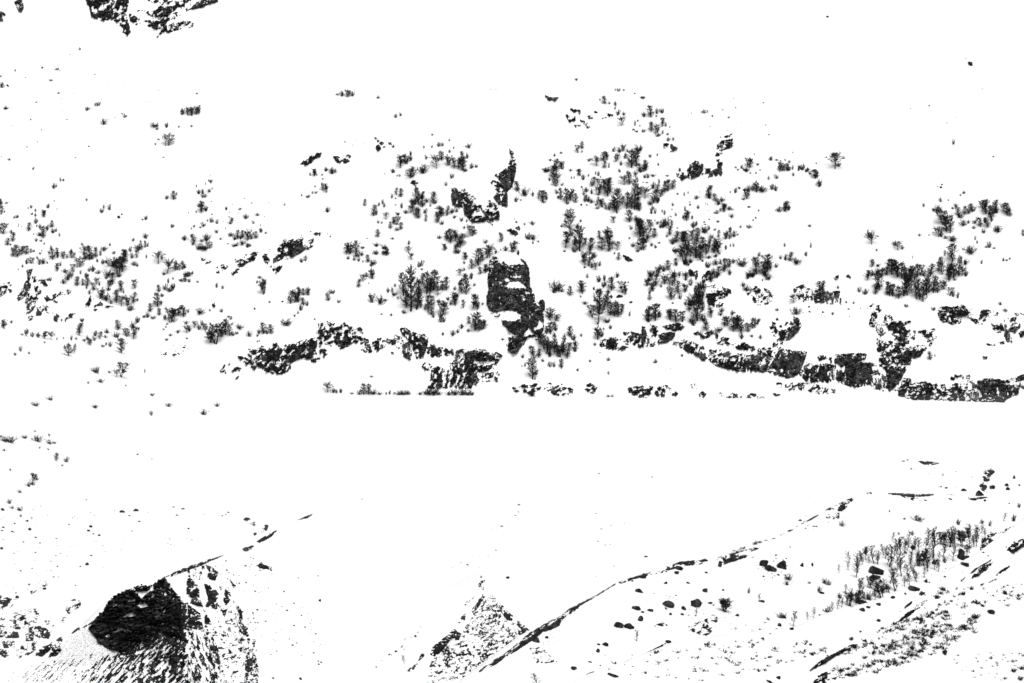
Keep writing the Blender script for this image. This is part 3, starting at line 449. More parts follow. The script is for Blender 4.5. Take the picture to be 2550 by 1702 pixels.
MAT = {'rock': M_ROCK, 'cliff': M_CLIFF, 'strata': M_STRATA, 'grey': M_ROCK_GREY}
def mk_grey2(t, b):
    mk_rock(0.02, 0.045, 0.09)(t, b)
M_ROCK_MID = material('weathered_rock', mk_grey2); MAT['grey2'] = M_ROCK_MID
ROCK_LOOKUP = []      # photo boxes with the rock's own depth, so that plants can stand on it
GRID = 1.25
def rock_piece(crop, share, outline, opt, holes, seed):
    poly = pts_of(crop, outline); near = crop[0] == 'D'
    ppm = 15.5 if near else 10.4
    pad = 5
    u0, v0 = poly.min(0) - pad; u1, v1 = poly.max(0) + pad
    us = np.arange(u0, u1 + GRID, GRID); vs = np.arange(v0, v1 + GRID, GRID)
    U, V = np.meshgrid(us, vs)
    # warp a little so that traced edges stay natural
    lam = opt.get('l', 1.25) * (0.8 if share > 0.86 or near else 0.62) * ppm; ang = math.radians(opt.get('a', 20)); st = opt.get('s', 1.4)
    a = (U * math.cos(ang) - V * math.sin(ang)) / (lam * math.sqrt(st) ** 1.0); b = (U * math.sin(ang) + V * math.cos(ang)) / (lam / math.sqrt(st))
    n = fbm(a, b, seed, 5, 0.70)
    fine = fbm(U / (0.35 * ppm), V / (0.35 * ppm), seed + 91, 3)
    low = signed_distance(poly, U, V + 6) < 0                     # feet of cliffs are cut clean by the snow, tops are ragged
    sd = signed_distance(poly, U, V) + np.where(low, 0.9, 2.6) * fine + 1.2
    for h in holes:
        hd = signed_distance(pts_of(crop, h), U, V) + 3.2 * fine + 2.0 * n
        sd = np.minimum(sd, -hd)
    ins = sd > 0
    if ins.sum() < 4: return None
    q = np.quantile(n[ins], max(0.0, 1 - share)) if share < 1 else n.min() - 1
    if share > 0.9: q -= 0.02
    M = (n - q) + np.where(sd < 0, sd / 3.0, 0) - 0.10 * np.exp(-np.maximum(sd, 0) / 2.0) * (0.5 + 0.5 * fine) + 0.04
    M = np.minimum(M, sd / 2.0)
    # wind-blown snow caught on small ledges, more of it along the upper edges and in some stretches than others
    fl = fbm(U / (0.50 * ppm) + V / (1.6 * ppm), V / (0.22 * ppm), seed + 33, 3, 0.7)
    patchy = fbm(U / (3.2 * ppm), V / (3.2 * ppm), seed + 57, 2)
    thick = float(sd.max())
    up_sd = signed_distance(poly, U, V - min(7, 0.45 * thick))    # low just under an upper edge
    edge = np.exp(-np.maximum(up_sd, 0) / 4.0) * min(1.0, thick / 12.0) ** 2
    M = np.minimum(M, opt.get('f', 0.36 + (0.25 if thick < 7 else 0)) - fl + 0.30 * (0.5 - patchy) - opt.get('e', 0.30) * edge)
    # where the rock stands
    cy = PRE[(crop, outline)]
    med = np.sort(cy)[len(cy) // 2]; spread = 40 if near else 60
    cy = cy[np.abs(cy - med) < spread]
    ya, yb = cy.min() - 4, cy.max() + 6
    x, y, z = cast(U.ravel(), V.ravel(), ya, yb)
    ok = ((np.abs(CAMZ + ray(U.ravel(), V.ravel())[1] * y - z) < 0.4) & (y < yb - 0.01)).reshape(U.shape)
    dmax = opt.get('d', 0.7 if near else 1.3)
    rough = fbm(a * 2.1 + 40, b * 2.1 + 9, seed + 5, 4, 0.6)
    d = np.clip(M * dmax * 2.2, 0, dmax) * (0.8 + 0.35 * fine) + 0.55 * dmax * (rough * np.clip(M * 3, 0, 1)) + 0.05
    crack = np.abs(fbm(U / (1.1 * ppm), V / (3.6 * ppm), seed + 71, 3)); d = d - 0.5 * dmax * np.clip(1 - crack / 0.07, 0, 1)
    d = np.where(M > 0, np.maximum(d, 0.04), -0.3).ravel()
    if near:
        dirn = gnormal(x, y) * 0.15 + np.array([0, -0.9, 0.1])
    else:
        dirn = np.tile(np.array([0, -1.0, 0.08]), (x.size, 1))
    P = np.stack([x, y, z], 1) + dirn * d[:, None]
    ny_, nx_ = U.shape; idx = np.arange(nx_ * ny_).reshape(ny_, nx_)
    pos = M > 0
    keep = (pos[:-1, :-1] | pos[:-1, 1:] | pos[1:, :-1] | pos[1:, 1:]) & ok[:-1, :-1] & ok[:-1, 1:] & ok[1:, :-1] & ok[1:, 1:]
    Y2 = y.reshape(U.shape)
    rng = np.maximum.reduce([Y2[:-1, :-1], Y2[:-1, 1:], Y2[1:, :-1], Y2[1:, 1:]]) - np.minimum.reduce([Y2[:-1, :-1], Y2[:-1, 1:], Y2[1:, :-1], Y2[1:, 1:]])
    keep &= rng < 6
    if keep.sum() < 3: return None
    f = np.stack([idx[:-1, :-1][keep], idx[1:, :-1][keep], idx[1:, 1:][keep], idx[:-1, 1:][keep]], 1)
    ROCK_LOOKUP.append((u0, v0, us.size, vs.size, np.where(pos & ok, d.reshape(U.shape), 0), near))
    # separate blocks of rock
    lab = np.where(keep, np.arange(keep.size).reshape(keep.shape) + 1, 0)
    while True:
        n = lab.copy()
        n[1:] = np.maximum(n[1:], lab[:-1]); n[:-1] = np.maximum(n[:-1], lab[1:]); n[:, 1:] = np.maximum(n[:, 1:], lab[:, :-1]); n[:, :-1] = np.maximum(n[:, :-1], lab[:, 1:])
        n = np.where(keep, n, 0)
        for _ in range(3): n = np.where(keep, n.ravel()[np.maximum(n - 1, 0)], 0)       # jump towards the root
        if (n == lab).all(): break
        lab = n
    fl_ = lab[keep]; ids, cnt = np.unique(fl_, return_counts=True)
    big_ids = ids[cnt * GRID * GRID >= BLOCK]
    blocks = [(P, f[fl_ == k]) for k in big_ids]; rest = f[~np.isin(fl_, big_ids)]
    return [compact(*b) for b in blocks], (compact(P, rest) if len(rest) else None)

BLOCK = 130.0
def compact(P, f):
    used, inv = np.unique(f, return_inverse=True); return P[used], inv.reshape(-1, 4)

# distance of every outline, found in one go
keys, cu, cv, cn = [], [], [], []
for label, cat, pieces in CRAGS:
    for pc in pieces:
        poly = pts_of(pc[0], pc[2]); lo, hi = poly.min(0), poly.max(0)
        gu, gv_ = np.meshgrid(np.linspace(lo[0], hi[0], 14), np.linspace(lo[1], hi[1], 14)); gu, gv_ = gu.ravel(), gv_.ravel()
        m = signed_distance(poly, gu, gv_) > -1; gu = np.append(gu[m], poly[:, 0]); gv_ = np.append(gv_[m], poly[:, 1] + 1.0)
        keys.append((pc[0], pc[2])); cu.append(gu); cv.append(gv_); cn.append(len(gu))
cy_all = cast(np.concatenate(cu), np.concatenate(cv))[1]
PRE = dict(zip(keys, np.split(cy_all, np.cumsum(cn)[:-1])))

seed = 100
for label, cat, pieces in CRAGS:
    built = []
    for pc in pieces:
        seed += 13
        r = rock_piece(pc[0], pc[1], pc[2], pc[3], pc[4] if len(pc) > 4 else [], seed)
        if r is not None: built.append((r, pc[3].get('m', ('rock' if pc[1] < 0.88 else 'strata' if pc[0][0] == 'D' else 'cliff'))))
    if not built: print('EMPTY', label); continue
    allv = np.concatenate([b[0] for r, m in built for b in r[0] + ([r[1]] if r[1] else [])])
    base = Vector((float(allv[:, 0].mean()), float(allv[:, 1].mean()), float(allv[:, 2].min()))); bs = np.array(base)
    nm = {'crag': 'rock_crag', 'rock': 'rock_outcrop', 'rocks': 'rock_cluster', 'scree': 'scree_patch', 'rock pillar': 'rock_pillar'}[cat]
    root = link(nm, None, label=label, category=cat); root.location = base
    chips = {}
    for (blocks, rest), m in built:
        part = {'rock': 'rock_face', 'cliff': 'cliff_face', 'strata': 'layered_face', 'grey': 'frosted_face', 'grey2': 'weathered_face'}[m]
        for v, f in blocks: link(part, new_mesh(part, v - bs, f, MAT[m]), root)
        if rest: chips.setdefault(m, []).append(rest)
    for m, rs_ in chips.items():
        off = np.cumsum([0] + [len(v) for v, f in rs_])
        link('rock_chips', new_mesh('rock_chips', np.concatenate([v for v, f in rs_]) - bs, np.concatenate([f + o for (v, f), o in zip(rs_, off)]), MAT[m]), root, kind='stuff')

def place_all(pts):
    """ground (or rock) points seen at photograph positions, and how many photo pixels a metre takes there"""
    pts = np.asarray(pts, float); x, y, z = cast(pts[:, 0], pts[:, 1]); best = np.zeros(len(pts))
    for u0, v0, nu, nv, d, near in ROCK_LOOKUP:
        if near: continue
        i = ((pts[:, 0] - u0) / GRID).astype(int); j = ((pts[:, 1] - v0) / GRID).astype(int)
        m = (i >= 0) & (i < nu) & (j >= 0) & (j < nv) & (pts[:, 0] > u0) & (pts[:, 1] > v0)
        best[m] = np.maximum(best[m], d[j[m], i[m]])
    return np.stack([x, y - best, z + 0.08 * best], 1), FPX / y
# ------------------------------------------------------------------ trees and shrubs: foot x, foot y, height, width on each sheet
PLANTS = {
'A1': '20 800 65 45,75 795 20 25,140 655 28 18,385 625 20 25,520 640 28 35,465 740 20 40,895 965 40 80,800 1005 40 50,1140 1075 45 40,948 1135 60 60,1410 1160 50 70,1435 1185 25 35,1520 1165 55 35,1632 1165 25 22,1748 1160 28 25,1535 1330 120 90,1420 1325 25 25,1445 1280 18 25,1660 1045 65 60,1710 1050 75 60,1750 1055 80 60,1790 1045 75 50,1815 1040 80 30,1798 862 25 30,85 1465 25 35,303 1550 32 25,50 1000 40 50,280 1100 22 20,728 460 35 20,5 705 22 25',
'A2': '775 880 60 50,830 885 70 50,875 880 55 45,735 870 20 40,1105 900 30 40,1265 1075 50 45,1308 1060 40 25,2135 820 12 12,2180 822 14 14,1600 1240 32 25,1755 1290 28 20,1660 1340 60 55,1690 1335 40 30,1525 1355 30 22,1595 1350 28 22,1795 1360 28 18,1935 1350 45 55,1905 1340 15 18,1400 1420 50 30,1545 1455 48 32,1310 1525 115 70,1360 1500 95 65,1405 1470 60 30,1410 1568 55 75,1510 1568 75 85,1240 1568 35 35,1685 1465 90 50,1635 1540 130 90,1745 1510 100 50,1755 1395 42 30,1870 1450 70 60,1920 1445 60 40,1800 1535 95 60,1840 1540 90 50,1875 1555 130 70,1955 1540 60 40,2000 1530 40 40,525 1583 50 40,632 1560 45 40,680 1575 60 30,712 1570 40 25',
'A3': '605 735 28 35,960 830 25 20,993 832 30 35,1040 830 22 25,1140 860 20 25,1210 902 30 45,865 950 75 60,822 920 30 25,905 950 30 30,962 965 45 40,960 1000 30 25,985 1050 55 45,1040 1055 40 30,1020 1150 90 65,1220 1070 60 45,1285 1070 110 90,1340 1040 60 40,1390 1030 45 45,1335 1070 30 25,1385 1155 80 65,1420 1155 45 30,1458 1168 20 18,1290 1200 90 80,1340 1215 85 60,1215 1205 30 45,1140 1150 60 25,1165 1110 20 30,1185 1155 20 25,1395 1225 45 25,1350 1245 35 60,1440 1235 28 25,1445 1290 45 40,1490 1285 50 35,1770 1035 40 40,1805 1030 30 15,1845 1070 25 25,1995 1080 20 30,1655 1040 15 15,655 1360 70 55,620 1395 70 60,655 1395 30 25,405 1430 35 30,465 1405 25 30,365 1470 25 30,420 1565 115 110,475 1545 75 50,335 1568 45 70,790 1515 95 70,850 1470 90 70,885 1460 80 50,860 1535 70 40,903 1535 60 22,720 1470 25 45,948 1385 55 35,1000 1395 60 40,1030 1380 70 50,1070 1390 40 22,1165 1385 75 70,1195 1375 45 30,970 1475 80 45,1012 1510 60 40,1050 1450 65 35,1110 1530 165 80,1150 1480 110 60,1150 1520 60 40,1280 1435 30 30,1343 1425 30 25,1355 1515 35 22,1185 1568 75 45,1240 1555 95 55,1220 1568 70 50,1550 1565 40 35,625 1568 30 35,995 1568 30 25,2185 1530 95 65,2110 1540 40 30,2150 1560 40 60,2260 1510 30 40,2060 1535 20 25,2228 1420 30 12,2280 1560 20 20',
'A4': '35 1465 50 40,90 1468 20 30,125 1475 15 25,165 1470 25 20,205 1490 35 30,120 1568 90 40,160 1565 75 60,185 1560 70 50,235 1550 60 25,290 1560 60 30,320 1550 65 60,370 1560 40 35,450 1500 25 20,445 1568 25 40,235 1400 20 15,600 1430 50 35,620 1540 150 120,650 1520 45 60,635 1420 40 30,1700 1320 55 35,200 1560 65 40,140 1560 60 30',
'B00': '20 540 110 60,95 515 40 40,145 492 15 20,15 665 120 70,65 640 40 30,455 580 65 50,408 590 45 25,512 630 70 35,465 675 45 40,512 700 70 35,525 800 105 65,785 295 95 85,820 268 40 40,880 190 70 40,925 185 50 35,640 705 110 95,700 575 80 55,790 485 40 20,830 610 50 15,205 730 50 30,250 720 60 50,270 855 70 15,320 855 20 25,420 910 130 70,1260 475 55 40,1480 640 70 75,1510 580 75 40,1598 605 105 65,2120 750 75 65,2075 755 30 40,45 950 165 120,160 950 75 50,185 1060 130 75,105 1120 110 85,150 1120 40 40,585 870 80 45,535 850 50 30,685 905 100 55,755 860 110 60,630 1010 170 110,580 980 70 70,770 940 85 60,815 925 80 45,865 990 65 40,490 970 40 25,530 1065 60 50,600 1065 45 50,645 1110 50 25,190 1280 130 80,250 1290 180 90,315 1250 130 60,385 1250 130 70,450 1230 80 40,490 1215 40 40,580 1250 40 40,608 1210 50 20,385 1395 100 60,460 1390 110 90,570 1400 100 70,625 1385 95 80,540 1320 50 40,690 1385 35 40,330 1440 60 35,265 1478 35 30,745 1190 90 45,710 1240 50 40,770 1330 170 80,830 1260 110 65,840 1300 90 60,920 1310 115 85,980 1310 100 45,1040 1240 95 50,1050 1310 110 70,1195 1120 55 40,1225 1250 130 90,1240 1330 110 80,1310 1330 215 110,1340 1320 100 80,1390 1300 160 60,1465 1270 100 45,1515 1195 80 110,1600 1130 70 40,1420 1365 60 50,1660 1245 50 65,880 1420 90 55,840 1500 120 80,1160 1440 165 100,1075 1500 110 75,950 1520 80 80,1030 1568 90 110,1300 1500 70 60,1350 1500 105 90,1430 1535 65 65,1175 1540 75 40,1260 1568 50 60,1570 1568 110 130,1720 1540 260 130,1640 1420 140 160,1780 1500 220 120,1820 1380 200 70,1820 1290 120 110,1900 1210 90 70,1920 1310 100 70,1990 1300 110 60,2010 1190 110 120,2055 1190 150 45,2115 1155 110 40,2155 1140 80 35,2125 1020 95 80,1940 1060 65 45,2135 1310 75 35,1945 1410 70 80,2000 1425 50 50,2305 1385 190 130,1500 1390 80 60,1545 1380 60 50',
'B01': '50 810 130 85,165 735 55 45,735 120 90 60,700 110 40 50,980 100 100 100,930 150 70 110,1130 190 140 80,1205 190 110 40,1275 190 190 80,1265 235 80 40,1410 170 110 90,1445 185 60 35,1375 255 110 90,1300 310 80 60,1545 90 90 70,1640 170 180 70,1600 200 110 60,1735 60 70 70,1760 270 160 80,1800 300 70 30,1480 380 170 120,1540 400 130 130,1580 260 80 70,1620 450 80 60,1700 430 190 90,1770 480 160 140,1860 470 150 70,1940 440 160 80,2005 410 60 35,1900 550 110 110,1960 225 130 110,2320 280 110 60,2290 490 210 110,2190 570 130 80,2150 650 100 70,2230 670 60 70,2320 620 110 60,2010 720 105 80,2095 650 40 50,1150 910 180 105,375 920 110 100,320 910 40 50,475 935 90 65,550 940 95 70,640 955 110 80,745 975 125 85,830 980 45 25,1040 985 85 45,1110 975 45 40,650 1025 40 30,925 965 40 25,300 1145 90 65,220 1205 60 50,425 1185 50 35,1000 1210 185 100,1080 1160 130 50,940 1110 80 40,1225 1000 55 60,1270 970 70 40,1310 1055 110 80,1390 920 100 70,1375 990 90 60,1455 965 110 80,1555 880 80 80,1535 950 60 60,1720 830 145 95,1690 945 90 120,1840 930 130 110,1935 800 105 100,1940 960 180 130,2020 830 50 50,1765 1170 220 140,1545 1055 55 45,1610 1080 90 70,1495 1080 40 50,1400 1455 90 120,1590 1460 50 55,1760 1520 215 190,1700 1515 120 90,2110 1455 65 25,1195 710 60 60',
'B10': '190 455 130 75,90 445 65 70,235 390 50 20,520 270 45 25,655 240 50 20,735 215 75 50,705 190 40 30,728 108 25 15,550 370 75 60,615 370 85 60,635 420 70 95,710 345 70 70,755 300 30 25,590 640 170 110,660 620 105 60,570 560 85 80,520 650 60 30,405 655 30 20,175 860 65 60,745 780 75 75,680 770 35 40,825 805 75 60,625 850 85 70,580 865 25 50,485 855 45 40,450 885 35 30,1040 770 85 80,1020 810 60 60,1245 730 75 90,1410 690 60 60,1350 805 60 45,960 605 60 50,1160 600 40 60,815 935 50 75,875 1040 50 35,945 890 45 15,1455 835 25 25,1328 515 30 25,1805 540 50 45,350 1045 95 80,445 1000 45 45,490 1080 130 90,470 1115 60 70,670 1050 125 130,590 1070 60 60,590 1180 100 130,710 1170 120 110,640 1185 80 110,545 1180 60 60,1030 985 60 90,1075 1040 70 60,1125 1030 140 60,1195 1010 110 60,1165 1030 70 60,1265 1040 160 90,1320 1030 90 60,1350 970 70 40,1390 1020 110 60,1465 930 80 70,1530 950 40 40,1065 1140 60 70,1110 1130 70 60,1195 1110 70 80,1270 1150 80 70,1300 1140 60 50,980 1105 25 35,1835 1120 100 140,2110 1345 95 65,2055 1370 75 60,105 1530 220 150,50 1550 60 80,215 1490 155 60,250 1480 120 70,320 1470 130 70,350 1450 70 60,400 1568 80 100,460 1540 60 40,15 1330 100 40,2175 105 55 40,2245 110 110 60,2275 105 40 25,2250 275 45 35,2215 370 60 40,2260 365 50 50,2055 405 45 35,2145 420 50 90',
'B11': '65 240 100 70,180 230 100 80,130 270 70 90,110 150 90 50,180 100 60 40,20 350 70 60,10 460 70 40,360 130 130 110,290 120 50 80,420 135 60 50,540 140 40 45,815 215 90 55,905 230 60 45,1405 155 55 40,1440 80 50 60,1505 305 225 100,1890 450 200 80,1960 420 180 90,2000 430 120 60,2020 330 130 60,2075 330 110 50,2145 330 125 85,2080 470 110 80,2130 480 90 50,2045 545 100 80,1955 640 45 40,1840 760 110 140,2000 600 60 30,165 715 220 150,60 680 90 70,200 620 110 60,255 620 130 60,340 640 170 110,400 580 80 60,580 600 105 115,890 570 60 60,715 560 45 40,375 745 65 80,380 880 130 90,415 850 90 60,490 800 110 90,565 825 90 60,600 760 80 60,650 840 110 70,725 760 65 40,250 875 65 80,95 755 30 40,80 800 40 30,50 830 25 50,140 920 50 50,85 985 45 55,380 965 30 40,805 1030 300 150,740 1010 190 110,880 930 140 90,950 900 230 80,1010 920 190 80,1060 910 60 60,1110 890 50 50,1020 680 65 60,985 650 40 40,1040 760 50 40,1155 810 75 110,1290 920 90 90,1500 890 165 90,1430 890 90 60,1610 885 135 110,1550 890 90 60,1410 930 50 40,1410 1010 30 40,1440 1000 30 30',
'B20': '165 75 80 90,65 35 40 50,75 345 140 100,20 320 120 50,20 165 35 40,10 105 40 35,90 635 100 100,1045 65 65 55,925 85 22 22,1140 120 50 40,1105 115 30 30,1310 125 130 170,1480 70 75 120,1900 145 100 90,1815 250 80 65,2090 45 50 90,630 550 110 50,765 690 165 75,800 670 90 40,840 545 65 40,895 520 85 50,915 565 85 55,1030 435 95 50,1090 385 110 45,1160 415 130 90,1085 445 30 35,1170 580 105 55,1080 540 25 30,1375 530 250 90,1415 525 190 60,1475 565 180 110,1540 490 70 70,1470 440 110 80,1310 640 170 80,1320 490 70 80,1375 690 130 70,1415 730 150 80,1625 510 175 115,1660 510 40 45,1590 560 70 35,1520 655 90 65,1525 775 110 45,1230 655 70 75,940 740 110 80,1115 680 65 80,1050 810 110 50,1100 820 130 100,1110 900 50 90,1160 890 110 70,1005 880 110 50,830 800 65 60,880 805 50 40,1760 700 160 110,1830 690 150 60,1690 790 155 100,1760 815 65 70,1905 650 85 90,1970 640 90 50,1945 720 55 60,2045 770 85 75,2120 785 60 30,2080 880 55 45,2195 990 165 100,825 1000 120 105,1035 1030 40 60,665 1030 35 25,430 1250 180 120,370 1250 170 70,510 1240 190 90,520 1290 90 100,590 1270 75 70,480 1345 80 70,540 1355 70 60,390 1325 60 55,600 1165 40 50,805 1135 70 110,800 1250 70 70,750 1250 25 30,920 1170 70 90,960 1270 130 110,910 1250 70 60,680 1370 115 75,755 1400 90 90,730 1430 70 60,605 1370 45 35,740 1598 150 110,660 1580 80 70,1275 1110 80 55,1270 1230 110 100,1310 1330 110 100,1450 1420 105 90,1420 1440 60 40,1465 1480 35 45,1720 1020 60 75,1830 1050 145 80,1890 1080 200 100,1960 1060 180 80,2010 1140 200 120,1805 1200 110 50,1960 1240 150 70,2000 1240 80 70,2110 1320 110 75,2085 1390 50 45,2195 1460 150 70,2290 1410 240 150,2320 1540 110 60,2020 1560 110 80,2080 1490 60 45,2100 1568 50 60,2185 1568 60 50',
'B21': '610 130 120 90,545 210 120 60,690 160 25 30,150 300 65 120,105 410 120 100,250 430 50 60,735 430 140 100,860 450 140 130,930 410 50 60,970 290 95 55,1035 280 100 45,1075 200 60 40,1070 330 60 70,1115 370 30 35,1305 560 650 200,1200 330 330 120,1240 510 200 100,1400 520 330 100,1420 420 340 90,1470 170 170 60,1540 310 330 120,1640 250 300 170,1590 300 230 90,1700 330 150 100,1820 250 200 80,1770 260 150 60,1560 560 250 100,1610 480 150 80,1600 610 130 80,1630 650 90 50,1450 510 120 40,1390 540 90 60,1205 590 60 80,1510 540 90 30,2115 310 290 120,2040 290 200 70,2020 180 80 60,2190 90 90 60,2225 190 50 50,1945 250 75 50,1950 465 190 110,1845 400 65 50,1885 470 80 40,2065 510 120 65,2205 520 210 140,2280 530 130 100,1775 620 230 120,1740 720 130 60,1790 720 100 70,1720 440 70 50,2235 840 270 150,2150 740 110 100,2040 810 90 80,2300 850 180 80,2145 860 65 50,1920 910 90 90,1990 880 70 60,1775 910 65 45,880 610 30 45,1015 630 55 50',
'B22': '285 1065 135 80,50 1090 70 70,110 1300 200 140,80 1300 150 90,200 1240 80 55,450 1215 165 105,350 1200 85 70,50 1520 130 90,10 1350 130 50,275 1195 35 25,520 335 150 80,620 395 150 150,500 490 100 70,565 470 30 40,745 405 95 50,825 445 130 40,890 480 160 110,940 460 120 60,900 500 60 60,675 1030 100 110,750 1040 110 110,745 1100 60 40,820 1075 40 45,735 820 75 80,620 830 50 30,1050 150 200 170,1100 200 140 120,1070 265 120 90,985 180 55 50,920 50 60 70,1170 250 50 45,1085 370 85 50,1155 460 180 60,1230 490 210 90,1280 460 170 80,1110 440 60 50,1320 350 80 60,1370 500 140 70,1250 520 55 55,1420 110 110 60,1470 165 95 70,1290 40 50 60,1305 155 60 20,1345 150 45 25,1555 120 60 35,1655 90 60 30,1695 110 90 40,1730 135 40 30,1605 260 140 110,1700 330 180 110,1700 400 130 100,1850 250 110 80,1830 400 260 110,1870 330 90 80,1780 300 140 50,1595 370 100 45,1520 340 85 80,1485 390 90 60,1455 285 45 35,1500 490 110 60,1550 480 95 70,1600 500 70 80,1530 545 40 40,1450 540 35 50,1685 520 110 40,1745 560 130 90,1690 590 50 60,1810 600 110 40,1855 610 120 60,1660 540 40 50,1970 650 350 140,1930 600 190 90,2070 240 150 110,2150 230 180 100,2220 600 480 110,2110 590 250 90,2180 590 200 70,2250 590 180 80,2290 620 130 70,2270 400 130 120,2320 380 120 60,2240 100 90 80,2310 60 80 60,2050 520 120 60,2150 780 180 110,2120 60 40 40,2010 60 60 40,1925 795 110 85,2170 890 75 50,2255 760 90 80,2300 900 170 90,2310 1000 260 110,2320 1180 180 120,2145 1030 40 40,2200 1140 70 75,2270 1210 50 80,1285 720 150 70,1270 870 190 130,1230 690 60 70,1165 855 60 45,1310 990 130 70,1440 780 55 40,1215 1150 230 160,1430 1200 390 150,1360 1100 110 120,1350 1210 85 100,1580 1200 190 110,1520 1120 110 60,1200 1215 35 45,1550 1420 240 160,1480 1370 120 90,1630 1290 60 80,1660 1480 120 100,1720 1420 80 60,1600 1450 90 60,1495 1450 40 50,1715 1015 115 50,1850 1090 240 160,1750 1190 200 120,1850 1210 130 120,1900 1180 130 90,1970 1190 140 100,1995 1330 110 60,1930 1250 40 35',
'B23': '1535 75 95 60,1970 70 110 60,1700 130 110 90,1780 110 100 60,1770 210 110 60,1800 190 80 40,1885 255 200 100,2045 280 160 110,2090 310 140 90,2130 150 40 30,1090 250 145 160,1050 290 60 60,1160 275 60 60,1280 330 145 75,1460 300 190 140,1440 270 120 90,1440 360 45 35,1710 560 330 140,1700 720 250 200,1610 640 170 110,1780 520 200 80,1830 480 230 80,1930 630 230 110,1870 620 200 90,1985 640 190 110,2020 600 150 80,1630 250 60 50,1650 410 60 60,1890 370 60 50,1820 720 80 90,2155 630 95 35,1875 820 80 50,1695 960 190 110,1740 930 110 70,1775 830 45 35,1645 1060 60 50,1690 750 40 60,20 820 150 90,15 465 40 40,985 660 170 130,1000 700 120 100,1110 710 120 100,1080 700 90 60,1000 890 180 100,1080 850 140 90,940 890 120 50,1285 935 160 90,1330 980 100 80,1365 1060 100 90,1350 1140 110 90,910 1110 250 140,960 1170 240 140,1060 1160 290 80,1120 1220 210 110,1190 1150 260 80,1240 1240 230 110,1180 1180 140 80,860 1040 150 100,985 1220 100 80,740 1200 140 80,700 1100 60 40,830 1230 130 90,760 1300 120 80,745 1545 300 130,790 1480 110 80,630 1365 70 40,590 1240 70 60,775 1560 60 30,990 1370 90 80,1050 1370 105 70,1160 1390 140 60,890 1290 50 50,1450 930 60 45,1395 1430 55 45,1575 1300 50 40,1845 1280 60 60,1845 1480 60 45,580 1365 25 30,1495 455 60 90',
'B30': '30 140 70 60,75 140 80 70,150 120 60 80,360 115 30 55,65 215 25 45,10 210 30 25,150 290 110 80,240 215 80 40,210 340 120 70,270 410 120 100,320 350 170 70,370 330 170 80,360 205 45 60,440 300 140 110,40 440 180 120,165 500 190 110,215 500 100 70,110 530 70 80,240 470 60 50,605 400 65 35,510 385 40 40,665 370 55 20,780 445 65 90,955 430 185 100,985 440 110 70,830 360 60 10,1060 480 120 80,1105 530 110 80,1165 480 80 80,1185 630 130 100,1130 620 60 30,1195 560 70 70,1270 600 60 90,1080 660 60 70,1300 715 80 75,440 545 60 40,320 675 80 45,285 640 60 25,485 690 55 50,130 660 110 60,185 660 90 50,155 600 70 50,620 620 90 40,635 760 150 90,595 730 70 50,650 660 70 70,720 740 70 40,690 540 40 40,810 590 75 45,745 860 110 100,780 830 80 40,900 930 90 100,970 890 70 60,1055 905 45 40,1430 865 45 40,1550 865 55 90,1650 735 40 35,1610 765 35 35,1550 570 35 60,1690 625 40 30,900 790 30 35,1095 785 40 60,1350 360 95 65,1410 300 50 45,1280 360 50 30,1550 340 110 80,1510 440 140 120,1600 320 100 70,1665 340 160 120,1760 340 100 120,1880 310 100 80,1945 330 105 60,1720 330 90 60,1470 460 50 60,1490 320 50 45,1950 150 80 65,1835 165 75 40,2195 110 60 50,1655 80 40 30,1570 75 30 40,1515 45 60 100,1390 30 40 60,2070 620 150 110,2130 605 100 80,1985 630 85 85,330 830 130 150,290 860 90 80,220 810 50 60,260 870 60 40,430 830 90 45,400 970 140 120,165 1005 140 80,110 860 125 100,180 770 35 20,355 1000 40 50,505 880 40 30,10 1000 260 90,50 1090 220 130,20 1190 180 80,135 1130 60 50,190 1160 60 50,240 1095 35 50,490 1080 170 120,580 1060 150 100,640 1180 270 130,720 1050 170 160,800 1000 140 80,620 1330 240 150,780 1300 300 160,700 1290 160 110,840 1330 200 110,880 1180 190 110,930 1240 150 90,960 1310 60 90,700 1370 80 70,560 1280 120 100,430 1100 110 90,1095 1230 230 140,1040 1230 170 100,970 1160 140 60,1000 1020 70 80,1105 1010 120 40,1060 1290 60 70,1130 1250 30 30,1210 1180 80 50,1280 1140 70 30,1325 1140 70 30,1265 1030 180 60,1215 1030 120 60,1335 1000 110 90,1390 975 35 35,490 1420 115 80,370 1480 150 120,260 1470 90 60,220 1560 130 120,300 1500 110 90,120 1568 100 110,450 1568 100 110,620 1568 90 110,540 1568 80 60,950 1440 105 90,870 1360 50 40,1070 1400 90 110,1130 1390 90 60,1260 1440 130 110,1190 1500 190 110,1325 1380 90 70,1100 1568 150 130,1030 1540 110 70,1275 1550 100 75,1450 1420 140 140,1660 1540 250 130,1700 1280 75 60,1745 1290 45 45,1820 1500 250 130,1770 1560 210 110,1860 1470 130 80,1600 1568 100 100,1540 1568 80 100,1790 1568 100 80,1945 1440 70 70,2010 1320 80 60,2080 1340 110 70,2145 1350 140 75,2255 1390 110 130,2070 1140 65 45',
